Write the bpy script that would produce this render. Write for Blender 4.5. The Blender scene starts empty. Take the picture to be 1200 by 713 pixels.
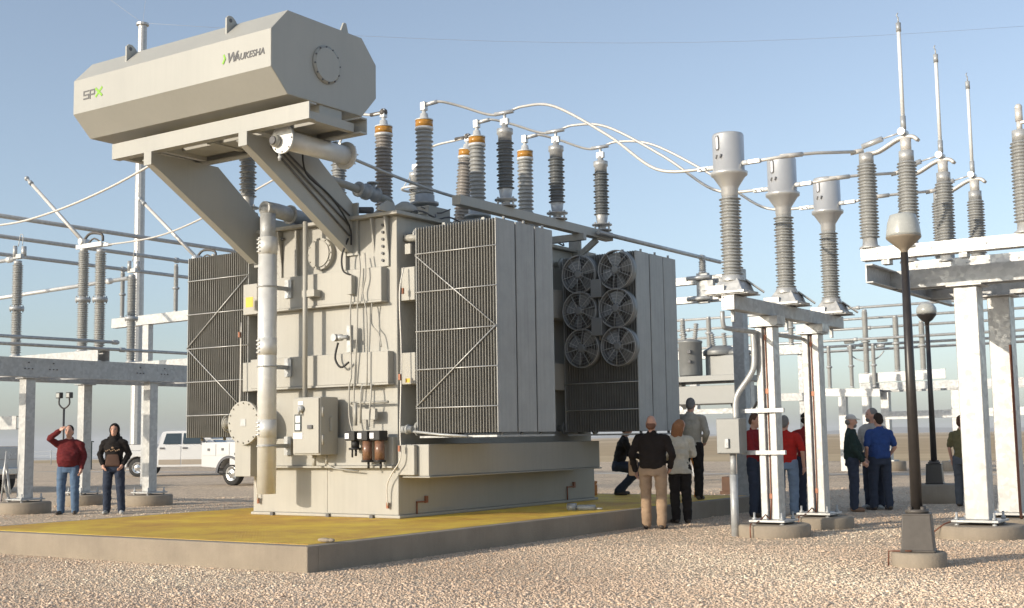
import bpy, bmesh, math, random
import numpy as np
from mathutils import Vector, Matrix, Euler
R = math.radians
S = bpy.context.scene
COL = S.collection
random.seed(7)

# ---------------------------------------------------------------- camera, sky, sun, exposure
cam_d = bpy.data.cameras.new("camera")
cam_d.sensor_width = 36.0
cam_d.lens = 44.24
cam_d.clip_start = 0.1
cam_d.clip_end = 20000
cam = bpy.data.objects.new("camera", cam_d)
COL.objects.link(cam)
_pit, _rol, _yaw = R(6.0935), R(-0.8889), R(34.2146)
_F = Vector((-math.sin(_yaw)*math.cos(_pit), math.cos(_yaw)*math.cos(_pit), math.sin(_pit)))
_R0 = Vector((math.cos(_yaw), math.sin(_yaw), 0))
_U0 = _R0.cross(_F)
_Rt = _R0*math.cos(_rol) + _U0*math.sin(_rol)
_Up = -_R0*math.sin(_rol) + _U0*math.cos(_rol)
_M = Matrix((( _Rt.x, _Up.x, -_F.x), (_Rt.y, _Up.y, -_F.y), (_Rt.z, _Up.z, -_F.z))).to_4x4()
_M.translation = Vector((0, 0, 1.40))
cam.matrix_world = _M
S.camera = cam

SUN_EL, SUN_AZ = R(17.0), R(24)          # light travels towards +Y, a little towards +X
w = bpy.data.worlds.new("World")
S.world = w
w.use_nodes = True
nt = w.node_tree
nt.nodes.clear()
sky = nt.nodes.new("ShaderNodeTexSky")
sky.sky_type = 'NISHITA'
sky.sun_disc = False
sky.sun_elevation = SUN_EL
sky.sun_rotation = R(180) + SUN_AZ
sky.altitude = 0
sky.air_density = 1.0
sky.dust_density = 1.2
sky.ozone_density = 2.2
bg = nt.nodes.new("ShaderNodeBackground")
bg.inputs['Strength'].default_value = 0.124
wo = nt.nodes.new("ShaderNodeOutputWorld")
hs = nt.nodes.new("ShaderNodeHueSaturation")          # hazy, washed-out air
hs.inputs['Saturation'].default_value = 0.66
nt.links.new(sky.outputs[0], hs.inputs['Color'])
mxs = nt.nodes.new("ShaderNodeVectorMath"); mxs.operation = 'MULTIPLY'; mxs.inputs[1].default_value = (0.94, 0.99, 1.04)
nt.links.new(hs.outputs[0], mxs.inputs[0])
nt.links.new(mxs.outputs[0], bg.inputs[0])
nt.links.new(bg.outputs[0], wo.inputs[0])

sd = bpy.data.lights.new("sun", 'SUN')
sd.energy = 2.75
sd.angle = R(0.55)
sd.color = (1.0, 0.885, 0.72)
sun = bpy.data.objects.new("sun", sd)
COL.objects.link(sun)
_sv = Vector((math.sin(SUN_AZ)*math.cos(SUN_EL), math.cos(SUN_AZ)*math.cos(SUN_EL), -math.sin(SUN_EL)))
sun.rotation_euler = _sv.to_track_quat('-Z', 'Y').to_euler()
sun.location = (-20, -40, 20)

S.view_settings.view_transform = 'Standard'
S.view_settings.look = 'None'
S.view_settings.exposure = 0.60
S.view_settings.gamma = 1.0
S.view_settings.use_curve_mapping = False

# ---------------------------------------------------------------- materials
def _new(name):
    m = bpy.data.materials.new(name)
    m.use_nodes = True
    return m, m.node_tree, m.node_tree.nodes["Principled BSDF"]

def mat(name, col, rough=0.55, metal=0.0, var=0.10, scale=3.0, bump=0.0, bscale=60.0, streak=0.0, spec=0.5):
    """painted / plain surface: colour broken up by two noises, optional rain streaks and fine bump"""
    m, t, b = _new(name)
    N, L = t.nodes, t.links
    tc = N.new("ShaderNodeTexCoord")
    n1 = N.new("ShaderNodeTexNoise"); n1.inputs['Scale'].default_value = scale; n1.inputs['Detail'].default_value = 8
    n1.inputs['Roughness'].default_value = 0.65
    L.new(tc.outputs['Object'], n1.inputs['Vector'])
    r1 = N.new("ShaderNodeMapRange")
    r1.inputs['From Min'].default_value = 0.3; r1.inputs['From Max'].default_value = 0.7
    r1.inputs['To Min'].default_value = 1-var; r1.inputs['To Max'].default_value = 1+var
    L.new(n1.outputs['Fac'], r1.inputs['Value'])
    fac = r1.outputs['Result']
    if streak > 0:
        mp = N.new("ShaderNodeMapping"); mp.inputs['Scale'].default_value = (9, 9, 0.35)
        L.new(tc.outputs['Object'], mp.inputs['Vector'])
        n2 = N.new("ShaderNodeTexNoise"); n2.inputs['Scale'].default_value = 2.2; n2.inputs['Detail'].default_value = 5
        L.new(mp.outputs[0], n2.inputs['Vector'])
        r2 = N.new("ShaderNodeMapRange")
        r2.inputs['From Min'].default_value = 0.45; r2.inputs['From Max'].default_value = 0.75
        r2.inputs['To Min'].default_value = 1.0; r2.inputs['To Max'].default_value = 1-streak
        L.new(n2.outputs['Fac'], r2.inputs['Value'])
        mm = N.new("ShaderNodeMath"); mm.operation = 'MULTIPLY'
        L.new(fac, mm.inputs[0]); L.new(r2.outputs['Result'], mm.inputs[1])
        fac = mm.outputs[0]
    mx = N.new("ShaderNodeVectorMath"); mx.operation = 'SCALE'
    mx.inputs[0].default_value = col
    L.new(fac, mx.inputs['Scale'])
    L.new(mx.outputs[0], b.inputs['Base Color'])
    b.inputs['Roughness'].default_value = rough
    b.inputs['Metallic'].default_value = metal
    b.inputs['Specular IOR Level'].default_value = spec
    rr = N.new("ShaderNodeMapRange")
    rr.inputs['To Min'].default_value = max(0.05, rough-0.12); rr.inputs['To Max'].default_value = min(1, rough+0.12)
    L.new(n1.outputs['Fac'], rr.inputs['Value']); L.new(rr.outputs['Result'], b.inputs['Roughness'])
    if bump > 0:
        n3 = N.new("ShaderNodeTexNoise"); n3.inputs['Scale'].default_value = bscale; n3.inputs['Detail'].default_value = 4
        L.new(tc.outputs['Object'], n3.inputs['Vector'])
        bp = N.new("ShaderNodeBump"); bp.inputs['Strength'].default_value = bump; bp.inputs['Distance'].default_value = 0.02
        L.new(n3.outputs['Fac'], bp.inputs['Height']); L.new(bp.outputs[0], b.inputs['Normal'])
    return m

def mat_galv(name, col, rough=0.42, metal=0.35, spangle=0.14, scale=16):
    m, t, b = _new(name)
    N, L = t.nodes, t.links
    tc = N.new("ShaderNodeTexCoord")
    v = N.new("ShaderNodeTexVoronoi"); v.inputs['Scale'].default_value = scale
    L.new(tc.outputs['Object'], v.inputs['Vector'])
    n = N.new("ShaderNodeTexNoise"); n.inputs['Scale'].default_value = 2.3; n.inputs['Detail'].default_value = 8
    L.new(tc.outputs['Object'], n.inputs['Vector'])
    sx = N.new("ShaderNodeSeparateColor"); L.new(v.outputs['Color'], sx.inputs[0])
    a = N.new("ShaderNodeMath"); a.operation = 'ADD'
    L.new(sx.outputs[0], a.inputs[0]); L.new(n.outputs['Fac'], a.inputs[1])
    mr = N.new("ShaderNodeMapRange"); mr.inputs['From Min'].default_value = 0.3; mr.inputs['From Max'].default_value = 1.6
    mr.inputs['To Min'].default_value = 1-spangle; mr.inputs['To Max'].default_value = 1+spangle
    L.new(a.outputs[0], mr.inputs['Value'])
    mx = N.new("ShaderNodeVectorMath"); mx.operation = 'SCALE'; mx.inputs[0].default_value = col
    L.new(mr.outputs['Result'], mx.inputs['Scale']); L.new(mx.outputs[0], b.inputs['Base Color'])
    r2 = N.new("ShaderNodeMapRange"); r2.inputs['To Min'].default_value = rough-.1; r2.inputs['To Max'].default_value = rough+.15
    L.new(sx.outputs[1], r2.inputs['Value']); L.new(r2.outputs['Result'], b.inputs['Roughness'])
    b.inputs['Metallic'].default_value = metal
    return m

M = {}
M['tank'] = mat("tank_paint", (0.395, 0.383, 0.343), 0.5, var=0.06, scale=1.2, streak=0.06, bump=0.04, bscale=25)
M['tank2'] = mat("conservator_paint", (0.39, 0.383, 0.345), 0.42, var=0.05, scale=0.9, streak=0.035)
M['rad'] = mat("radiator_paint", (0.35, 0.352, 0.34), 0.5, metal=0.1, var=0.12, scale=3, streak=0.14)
M['radfin'] = mat("radiator_fin_gap_shade", (0.245, 0.237, 0.215), 0.5, metal=0.1, var=0.14, scale=4, streak=0.15)  # radiator paint made darker: shade between the fins put into the colour
M['fan'] = mat("fan_paint", (0.23, 0.235, 0.23), 0.45, metal=0.2, var=0.08)
M['galv'] = mat_galv("galvanised_steel", (0.47, 0.47, 0.458))
M['galv_dull'] = mat_galv("weathered_galvanised_steel", (0.42, 0.43, 0.43), 0.5, 0.3)
M['alu'] = mat_galv("aluminium_pipe", (0.68, 0.68, 0.66), 0.42, 0.2, 0.05, 12)
M['cable'] = mat("bare_conductor", (0.66, 0.63, 0.58), 0.5, metal=0.3, var=0.06, scale=20)
M['alubright'] = mat("cast_aluminium", (0.56, 0.56, 0.55), 0.33, metal=0.4, var=0.05, scale=4)
M['porc'] = mat("grey_porcelain", (0.305, 0.31, 0.305), 0.28, var=0.10, scale=8)
M['porcb'] = mat("brownish_grey_porcelain", (0.30, 0.275, 0.25), 0.28, var=0.10, scale=8)
M['porcd'] = mat("dark_grey_polymer", (0.145, 0.155, 0.16), 0.35, var=0.12, scale=8)
M['porcl'] = mat("light_grey_porcelain", (0.35, 0.35, 0.335), 0.3, var=0.08, scale=8)
M['gold'] = mat("amber_oil_glass", (0.50, 0.24, 0.045), 0.18, var=0.2, scale=20)
M['black'] = mat("black_rubber", (0.02, 0.02, 0.02), 0.6)
M['bronze'] = mat("dark_bronze_paint", (0.035, 0.030, 0.027), 0.35, var=0.15, scale=12)
M['bronze2'] = mat("weathered_bronze_paint", (0.095, 0.083, 0.072), 0.55, var=0.15, scale=12)
M['conc'] = mat("concrete", (0.30, 0.25, 0.19), 0.9, var=0.14, scale=2.2, bump=0.35, bscale=45, streak=0.06)
M['copper'] = mat("copper", (0.26, 0.11, 0.065), 0.45, metal=0.5, var=0.15, scale=20)
M['white'] = mat("white_paint", (0.78, 0.78, 0.76), 0.35, var=0.02)
M['truck'] = mat("white_car_paint", (0.66, 0.66, 0.65), 0.2, var=0.02, scale=1.0, spec=0.6)
M['truck_tan'] = mat("tan_lower_car_paint", (0.36, 0.31, 0.25), 0.3, var=0.03)
M['truck_grey'] = mat("silver_car_paint", (0.46, 0.47, 0.48), 0.25, metal=0.4, var=0.03)
M['glassd'] = mat("dark_glass", (0.03, 0.045, 0.05), 0.06, var=0.05, spec=0.8)
M['chrome'] = mat("wheel_metal", (0.62, 0.62, 0.61), 0.25, metal=0.8, var=0.04)
M['tyre'] = mat("tyre_rubber", (0.035, 0.034, 0.032), 0.85, var=0.2, scale=9)
M['red'] = mat("tail_lamp_red", (0.45, 0.02, 0.02), 0.2)
M['orange'] = mat("orange_plastic", (0.62, 0.22, 0.03), 0.5, var=0.15, scale=9)
M['yellowlabel'] = mat("yellow_label", (0.80, 0.47, 0.05), 0.5, var=0.05)
M['whitelabel'] = mat("white_label", (0.75, 0.76, 0.80), 0.5)
M['brownglass'] = mat("brown_silica_glass", (0.22, 0.12, 0.075), 0.25, var=0.2, scale=30)
M['ink'] = mat("dark_grey_ink", (0.11, 0.11, 0.115), 0.6)
M['letter'] = mat("grey_lettering", (0.13, 0.13, 0.13), 0.6)
M['green'] = mat("green_ink", (0.24, 0.50, 0.04), 0.6)
M['globe'] = mat("frosted_globe", (0.43, 0.435, 0.405), 0.25, var=0.08, scale=10)
M['skin'] = mat("skin", (0.56, 0.31, 0.22), 0.5, var=0.06, scale=10)
M['darkgreen'] = mat("dark_green_paint", (0.03, 0.05, 0.04), 0.5)

def cloth(name, col):
    return mat(name, col, 0.9, var=0.16, scale=9, bump=0.25, bscale=22, spec=0.2)
M['redjacket'] = cloth("dark_red_fabric", (0.13, 0.018, 0.02))
M['redshirt'] = cloth("red_fabric", (0.40, 0.02, 0.015))
M['redshirt2'] = cloth("crimson_fabric", (0.24, 0.02, 0.02))
M['jeans'] = cloth("blue_denim", (0.10, 0.155, 0.24))
M['jeansd'] = cloth("dark_denim", (0.035, 0.045, 0.07))
M['jeanslt'] = cloth("washed_denim", (0.17, 0.23, 0.32))
M['blackcloth'] = cloth("black_fabric", (0.018, 0.015, 0.014))
M['brownblack'] = cloth("dark_brown_fabric", (0.020, 0.015, 0.013))
M['hoodfront'] = cloth("brown_print_fabric", (0.10, 0.06, 0.045))
M['khaki'] = cloth("khaki_fabric", (0.36, 0.25, 0.165))
M['cream'] = cloth("cream_fabric", (0.56, 0.52, 0.43))
M['beige'] = cloth("beige_fabric", (0.40, 0.37, 0.31))
M['dkgreen'] = cloth("dark_green_fabric", (0.018, 0.035, 0.030))
M['greyshirt'] = cloth("light_grey_fabric", (0.42, 0.40, 0.37))
M['blueshirt'] = cloth("blue_fabric", (0.025, 0.06, 0.20))
M['olive'] = cloth("olive_fabric", (0.13, 0.115, 0.055))
M['greypants'] = cloth("grey_fabric", (0.09, 0.10, 0.115))
M['hairgrey'] = cloth("grey_hair", (0.20, 0.19, 0.18))
M['hairdark'] = cloth("dark_hair", (0.035, 0.025, 0.02))
M['hairbrown'] = cloth("brown_hair", (0.10, 0.055, 0.035))
M['hairthin'] = cloth("thin_hair", (0.20, 0.10, 0.065))
M['hairblond'] = cloth("reddish_blond_hair", (0.33, 0.16, 0.08))
M['capwhite'] = cloth("white_cap_fabric", (0.55, 0.52, 0.48))
M['capgrey'] = cloth("grey_cap_fabric", (0.25, 0.24, 0.22))
M['shoe'] = mat("shoe_leather", (0.06, 0.045, 0.035), 0.6)
M['shoetan'] = mat("tan_shoe_leather", (0.26, 0.15, 0.09), 0.6)
M['shoewhite'] = mat("pale_shoe", (0.42, 0.42, 0.40), 0.6)

# ---------------------------------------------------------------- mesh builder
WHOLE = {'radiator', 'grating', 'curb', 'eyes', 'chest_print', 'emblem_stroke', 'emblem_chevron', 'chassis', 'wheel'}
class MB:
    def __init__(s):
        s.v = []; s.f = []; s.sm = []; s.mi = []; s.cur = 0; s.st = []
    def add(s, vs, fs, smooth=False):
        o = len(s.v); s.st.append((o, len(s.f)))
        s.v.extend([tuple(p) for p in vs])
        for f in fs:
            s.f.append(tuple(i+o for i in f)); s.sm.append(smooth); s.mi.append(s.cur)
        return s
    def box(s, x0, x1, y0, y1, z0, z1):
        vs = [(x0,y0,z0),(x1,y0,z0),(x1,y1,z0),(x0,y1,z0),(x0,y0,z1),(x1,y0,z1),(x1,y1,z1),(x0,y1,z1)]
        return s.add(vs, [(0,3,2,1),(4,5,6,7),(0,1,5,4),(1,2,6,5),(2,3,7,6),(3,0,4,7)])
    def cbox(s, c, d):
        return s.box(c[0]-d[0]/2, c[0]+d[0]/2, c[1]-d[1]/2, c[1]+d[1]/2, c[2]-d[2]/2, c[2]+d[2]/2)
    def bar(s, p0, p1, wx, wz, up=(0,0,1)):
        """rectangular bar between two points"""
        p0, p1 = Vector(p0), Vector(p1)
        d = (p1-p0).normalized(); up = Vector(up)
        if abs(d.dot(up)) > 0.99: up = Vector((1,0,0))
        a = d.cross(up).normalized(); b = a.cross(d).normalized()
        vs = []
        for p in (p0, p1):
            for i, j in ((-1,-1),(1,-1),(1,1),(-1,1)):
                vs.append(p + a*(i*wx/2) + b*(j*wz/2))
        return s.add(vs, [(0,1,2,3),(7,6,5,4),(0,4,5,1),(1,5,6,2),(2,6,7,3),(3,7,4,0)])
    def prism(s, poly, vec):
        """polygon (3-D points) extruded along vec"""
        n = len(poly); vec = Vector(vec)
        vs = [Vector(p) for p in poly] + [Vector(p)+vec for p in poly]
        fs = [tuple(range(n))[::-1], tuple(range(n, 2*n))] + [(i, (i+1)%n, n+(i+1)%n, n+i) for i in range(n)]
        return s.add(vs, fs)
    def lathe(s, prof, p0, axis=(0,0,1), n=20, caps=True, smooth=True):
        """profile [(r, h)] spun about the axis through p0"""
        p0 = Vector(p0); ax = Vector(axis).normalized()
        t = Vector((1,0,0)) if abs(ax.x) < 0.9 else Vector((0,1,0))
        a = ax.cross(t).normalized(); b = ax.cross(a).normalized()
        o = len(s.v); s.st.append((o, len(s.f)))
        for r, h in prof:
            for k in range(n):
                q = 2*math.pi*k/n
                s.v.append(tuple(p0 + ax*h + (a*math.cos(q) + b*math.sin(q))*r))
        for i in range(len(prof)-1):
            for k in range(n):
                k2 = (k+1) % n
                s.f.append((o+i*n+k, o+i*n+k2, o+(i+1)*n+k2, o+(i+1)*n+k)); s.sm.append(smooth); s.mi.append(s.cur)
        if caps:
            s.f.append(tuple(o+k for k in range(n))[::-1]); s.sm.append(False); s.mi.append(s.cur)
            e = o+(len(prof)-1)*n
            s.f.append(tuple(e+k for k in range(n))); s.sm.append(False); s.mi.append(s.cur)
        return s
    def cyl(s, p0, p1, r0, r1=None, n=16):
        p0, p1 = Vector(p0), Vector(p1)
        if r1 is None: r1 = r0
        return s.lathe([(r0, 0), (r1, (p1-p0).length)], p0, p1-p0, n)
    def sph(s, c, r, n=12):
        rs = r if hasattr(r, '__len__') else (r, r, r)
        c = Vector(c); m = max(4, n//2)
        vs = [(c.x, c.y, c.z-rs[2])]
        for i in range(1, m):
            a = -math.pi/2 + math.pi*i/m
            for k in range(n):
                q = 2*math.pi*k/n
                vs.append((c.x+rs[0]*math.cos(a)*math.cos(q), c.y+rs[1]*math.cos(a)*math.sin(q), c.z+rs[2]*math.sin(a)))
        vs.append((c.x, c.y, c.z+rs[2]))
        fs = [(0, 1+(k+1)%n, 1+k) for k in range(n)]
        for i in range(m-2):
            for k in range(n):
                fs.append((1+i*n+k, 1+i*n+(k+1)%n, 1+(i+1)*n+(k+1)%n, 1+(i+1)*n+k))
        e = 1+(m-2)*n
        fs += [(e+k, e+(k+1)%n, len(vs)-1) for k in range(n)]
        return s.add(vs, fs, True)
    def tube(s, pts, r, n=8, curve=0):
        """round tube along points (curve>0: Catmull-Rom subdivisions)"""
        P = [Vector(p) for p in pts]
        if curve and len(P) > 2:
            Q = []
            for i in range(len(P)-1):
                a = P[max(i-1,0)]; b = P[i]; c = P[i+1]; d = P[min(i+2,len(P)-1)]
                for k in range(curve):
                    t = k/curve
                    Q.append(0.5*((2*b)+(c-a)*t+(2*a-5*b+4*c-d)*t*t+(3*b-a-3*c+d)*t**3))
            Q.append(P[-1]); P = Q
        o = len(s.v); m = len(P); ref = None; s.st.append((o, len(s.f)))
        for i, p in enumerate(P):
            d = (P[min(i+1,m-1)]-P[max(i-1,0)]).normalized()
            if ref is None:
                ref = Vector((0,0,1)) if abs(d.z) < 0.9 else Vector((1,0,0))
            a = d.cross(ref).normalized(); ref = a.cross(d).normalized()
            rr = r[i] if hasattr(r, '__len__') else r
            for k in range(n):
                q = 2*math.pi*k/n
                s.v.append(tuple(p + (a*math.cos(q)+ref*math.sin(q))*rr))
        for i in range(m-1):
            for k in range(n):
                s.f.append((o+i*n+k, o+i*n+(k+1)%n, o+(i+1)*n+(k+1)%n, o+(i+1)*n+k)); s.sm.append(True); s.mi.append(s.cur)
        s.f.append(tuple(o+k for k in range(n))[::-1]); s.sm.append(False); s.mi.append(s.cur)
        s.f.append(tuple(o+(m-1)*n+k for k in range(n))); s.sm.append(False); s.mi.append(s.cur)
        return s
    def torus(s, c, R0, r, axis=(0,0,1), n=24, m=6):
        c = Vector(c); ax = Vector(axis).normalized()
        t = Vector((1,0,0)) if abs(ax.x) < 0.9 else Vector((0,1,0))
        a = ax.cross(t).normalized(); b = ax.cross(a).normalized()
        o = len(s.v); s.st.append((o, len(s.f)))
        for i in range(n):
            q = 2*math.pi*i/n; e = a*math.cos(q)+b*math.sin(q)
            for k in range(m):
                u = 2*math.pi*k/m
                s.v.append(tuple(c+e*(R0+r*math.cos(u))+ax*(r*math.sin(u))))
        for i in range(n):
            for k in range(m):
                s.f.append((o+i*m+k, o+i*m+(k+1)%m, o+((i+1)%n)*m+(k+1)%m, o+((i+1)%n)*m+k)); s.sm.append(True); s.mi.append(s.cur)
        return s
    def mesh(s, name):
        me = bpy.data.meshes.new(name)
        me.from_pydata(s.v, [], s.f)
        me.polygons.foreach_set('use_smooth', s.sm)
        me.polygons.foreach_set('material_index', s.mi)
        me.update()
        bm = bmesh.new(); bm.from_mesh(me)
        bmesh.ops.recalc_face_normals(bm, faces=bm.faces)
        bm.to_mesh(me); bm.free()
        return me
    def pieces(s):
        """the shapes collected here, grouped by whether their boxes touch: one builder per separate piece"""
        st = s.st + [(len(s.v), len(s.f))]
        bb = []
        for i in range(len(st)-1):
            a = np.array(s.v[st[i][0]:st[i+1][0]])
            bb.append((a.min(0)-.006, a.max(0)+.006))
        n = len(bb); par = list(range(n))
        def find(i):
            while par[i] != i: i = par[i]
            return i
        for i in range(n):
            for j in range(i):
                if np.all(bb[i][0] <= bb[j][1]) and np.all(bb[j][0] <= bb[i][1]): par[find(i)] = find(j)
        out = {}
        for i in range(n): out.setdefault(find(i), []).append(i)
        if len(out) < 2 or len(out) > 16: return [s]
        res = []
        for ids in out.values():
            q = MB()
            for i in ids:
                v0, f0 = st[i]; v1, f1 = st[i+1]; o = len(q.v)
                q.v += s.v[v0:v1]; q.f += [tuple(k-v0+o for k in f) for f in s.f[f0:f1]]; q.sm += s.sm[f0:f1]; q.mi += s.mi[f0:f1]
            res.append(q)
        return res
    def build(s, name, m, parent=None, bevel=0, label=None):
        if parent is not None and name not in WHOLE:
            ps = s.pieces()
            if len(ps) > 1:
                return [p._build(name, m, parent, bevel, label) for p in ps][0]
        return s._build(name, m, parent, bevel, label)
    def _build(s, name, m, parent=None, bevel=0, label=None):
        me = s.mesh(name)
        for x in (m if isinstance(m, (list, tuple)) else [m]):
            me.materials.append(x)
        o = bpy.data.objects.new(name, me)
        COL.objects.link(o)
        if parent is not None:
            put_under(o, parent)
        if bevel:
            b = o.modifiers.new("bevel", 'BEVEL'); b.width = bevel; b.segments = 2; b.limit_method = 'ANGLE'; b.angle_limit = R(50)
        if label: o['label'] = label
        return o

def wloc(o):
    v = Vector((0,0,0))
    while o is not None:
        v = v + o.location + o.matrix_parent_inverse.translation
        o = o.parent
    return v
def put_under(o, parent):
    """parent a mesh whose vertices are in world coordinates (unrotated parents only)"""
    o.parent = parent
    o.matrix_parent_inverse = Matrix.Translation(-wloc(parent))

def tag(o, label, cat, group=None, kind=None):
    o['label'] = label; o['category'] = cat
    if group: o['group'] = group
    if kind: o['kind'] = kind
    return o
def empty(name, loc, label, cat, group=None):
    o = bpy.data.objects.new(name, None)
    o.empty_display_size = 0.3
    o.location = loc
    COL.objects.link(o)
    return tag(o, label, cat, group)
def structure(o):
    o['kind'] = 'structure'
    return o
def copy_tree(o, parent=None):
    c = o.copy(); COL.objects.link(c)
    if parent is not None:
        c.parent = parent
        c.matrix_parent_inverse = o.matrix_parent_inverse.copy()
    for ch in [k for k in bpy.data.objects if k.parent == o]:
        copy_tree(ch, c)
    return c
def origin_to(o, p):
    """move a top-level mesh's origin to p, shape staying put"""
    p = Vector(p)
    o.data.transform(Matrix.Translation(-p)); o.location = p
    return o

def shed_profile(L, rc, rs, n, alt=1.0):
    """porcelain sheds"""
    pr = [(rc, 0)]
    p = L/n
    for i in range(n):
        r = rs if i % 2 == 0 else rs*alt
        h = i*p
        pr += [(rc, h+0.10*p), (r*0.97, h+0.30*p), (r, h+0.38*p), (r*0.98, h+0.46*p), (rc*1.06, h+0.86*p)]
    pr.append((rc, L))
    return pr

def text_mesh(s, size, shear=0.0, depth=0.004, bold=0.0):
    cu = bpy.data.curves.new("t", 'FONT'); cu.body = s; cu.size = size; cu.shear = shear; cu.extrude = depth/2; cu.offset = bold
    o = bpy.data.objects.new("t", cu); COL.objects.link(o)
    dg = bpy.context.evaluated_depsgraph_get()
    me = bpy.data.meshes.new_from_object(o.evaluated_get(dg))
    bpy.data.objects.remove(o)
    return me
def text_obj(name, s, size, org, ex, ey, m, parent, shear=0.0, bold=0.0, wide=1.0):
    """flat lettering: org = baseline start, ex/ey = directions of writing and of letter height"""
    me = text_mesh(s, size, shear, 0.004, bold)
    ex, ey = Vector(ex).normalized(), Vector(ey).normalized(); ez = ex.cross(ey)
    T = Matrix(((ex.x,ey.x,ez.x,org[0]),(ex.y,ey.y,ez.y,org[1]),(ex.z,ey.z,ez.z,org[2]),(0,0,0,1)))
    me.transform(T @ Matrix.Diagonal((wide,1,1,1))); me.materials.clear(); me.materials.append(m)
    o = bpy.data.objects.new(name, me); COL.objects.link(o)
    put_under(o, parent)
    return o
# ---------------------------------------------------------------- ground, fields, hills, pad
def gravel_material():
    m, t, b = _new("gravel")
    N, L = t.nodes, t.links
    tc = N.new("ShaderNodeTexCoord")
    v = N.new("ShaderNodeTexVoronoi"); v.inputs['Scale'].default_value = 34
    L.new(tc.outputs['Object'], v.inputs['Vector'])
    n = N.new("ShaderNodeTexNoise"); n.inputs['Scale'].default_value = 0.35; n.inputs['Detail'].default_value = 9; n.inputs['Roughness'].default_value = 0.7
    L.new(tc.outputs['Object'], n.inputs['Vector'])
    s = N.new("ShaderNodeSeparateColor"); L.new(v.outputs['Color'], s.inputs[0])
    cr = N.new("ShaderNodeValToRGB")
    e = cr.color_ramp.elements
    e[0].position = 0; e[0].color = (0.357, 0.263, 0.183, 1)
    e[1].position = 1; e[1].color = (0.883, 0.732, 0.545, 1)
    x = cr.color_ramp.elements.new(0.35); x.color = (0.570, 0.440, 0.319, 1)
    x = cr.color_ramp.elements.new(0.7); x.color = (0.712, 0.576, 0.422, 1)
    L.new(s.outputs[0], cr.inputs[0])
    mr = N.new("ShaderNodeMapRange"); mr.inputs['From Min'].default_value = 0.3; mr.inputs['From Max'].default_value = 0.7
    mr.inputs['To Min'].default_value = 0.86; mr.inputs['To Max'].default_value = 1.12
    L.new(n.outputs['Fac'], mr.inputs['Value'])
    mx = N.new("ShaderNodeVectorMath"); mx.operation = 'SCALE'
    L.new(cr.outputs[0], mx.inputs[0]); L.new(mr.outputs['Result'], mx.inputs['Scale'])
    L.new(mx.outputs[0], b.inputs['Base Color'])
    b.inputs['Roughness'].default_value = 0.95
    b.inputs['Specular IOR Level'].default_value = 0.15
    n2 = N.new("ShaderNodeTexNoise"); n2.inputs['Scale'].default_value = 3; n2.inputs['Detail'].default_value = 6
    L.new(tc.outputs['Object'], n2.inputs['Vector'])
    bp = N.new("ShaderNodeBump"); bp.inputs['Strength'].default_value = 0.75; bp.inputs['Distance'].default_value = 0.03; bp.invert = True
    L.new(v.outputs['Distance'], bp.inputs['Height'])
    bp2 = N.new("ShaderNodeBump"); bp2.inputs['Strength'].default_value = 0.5; bp2.inputs['Distance'].default_value = 0.12
    L.new(n2.outputs['Fac'], bp2.inputs['Height']); L.new(bp.outputs[0], bp2.inputs['Normal'])
    L.new(bp2.outputs[0], b.inputs['Normal'])
    return m
M['gravel'] = gravel_material()

def stone_material():
    m, t, b = _new("gravel_stone")
    N, L = t.nodes, t.links
    at = N.new("ShaderNodeAttribute"); at.attribute_name = "tone"
    cr = N.new("ShaderNodeValToRGB")
    e = cr.color_ramp.elements
    e[0].position = 0; e[0].color = (0.397, 0.284, 0.206, 1)
    e[1].position = 1; e[1].color = (0.930, 0.823, 0.632, 1)
    x = cr.color_ramp.elements.new(0.4); x.color = (0.632, 0.477, 0.351, 1)
    x = cr.color_ramp.elements.new(0.75); x.color = (0.778, 0.610, 0.461, 1)
    L.new(at.outputs['Fac'], cr.inputs[0]); L.new(cr.outputs[0], b.inputs['Base Color'])
    b.inputs['Roughness'].default_value = 0.9
    b.inputs['Specular IOR Level'].default_value = 0.2
    return m
M['stone'] = stone_material()

def field_material():
    m, t, b = _new("dry_fields")
    N, L = t.nodes, t.links
    tc = N.new("ShaderNodeTexCoord")
    mp = N.new("ShaderNodeMapping"); mp.inputs['Scale'].default_value = (0.0016, 0.009, 1); mp.inputs['Rotation'].default_value = (0, 0, R(-20))
    L.new(tc.outputs['Object'], mp.inputs['Vector'])
    v = N.new("ShaderNodeTexVoronoi"); v.inputs['Scale'].default_value = 1.0
    L.new(mp.outputs[0], v.inputs['Vector'])
    s = N.new("ShaderNodeSeparateColor"); L.new(v.outputs['Color'], s.inputs[0])
    cr = N.new("ShaderNodeValToRGB")
    e = cr.color_ramp.elements
    e[0].position = 0; e[0].color = (0.42, 0.30, 0.18, 1)
    e[1].position = 1; e[1].color = (0.62, 0.48, 0.30, 1)
    L.new(s.outputs[0], cr.inputs[0])
    n = N.new("ShaderNodeTexNoise"); n.inputs['Scale'].default_value = 0.12; n.inputs['Detail'].default_value = 8
    L.new(tc.outputs['Object'], n.inputs['Vector'])
    mr = N.new("ShaderNodeMapRange"); mr.inputs['To Min'].default_value = 0.75; mr.inputs['To Max'].default_value = 1.2
    L.new(n.outputs['Fac'], mr.inputs['Value'])
    mx = N.new("ShaderNodeVectorMath"); mx.operation = 'SCALE'
    L.new(cr.outputs[0], mx.inputs[0]); L.new(mr.outputs['Result'], mx.inputs['Scale'])
    L.new(mx.outputs[0], b.inputs['Base Color'])
    b.inputs['Roughness'].default_value = 1.0; b.inputs['Specular IOR Level'].default_value = 0.05
    return m
M['field'] = field_material()

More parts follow.
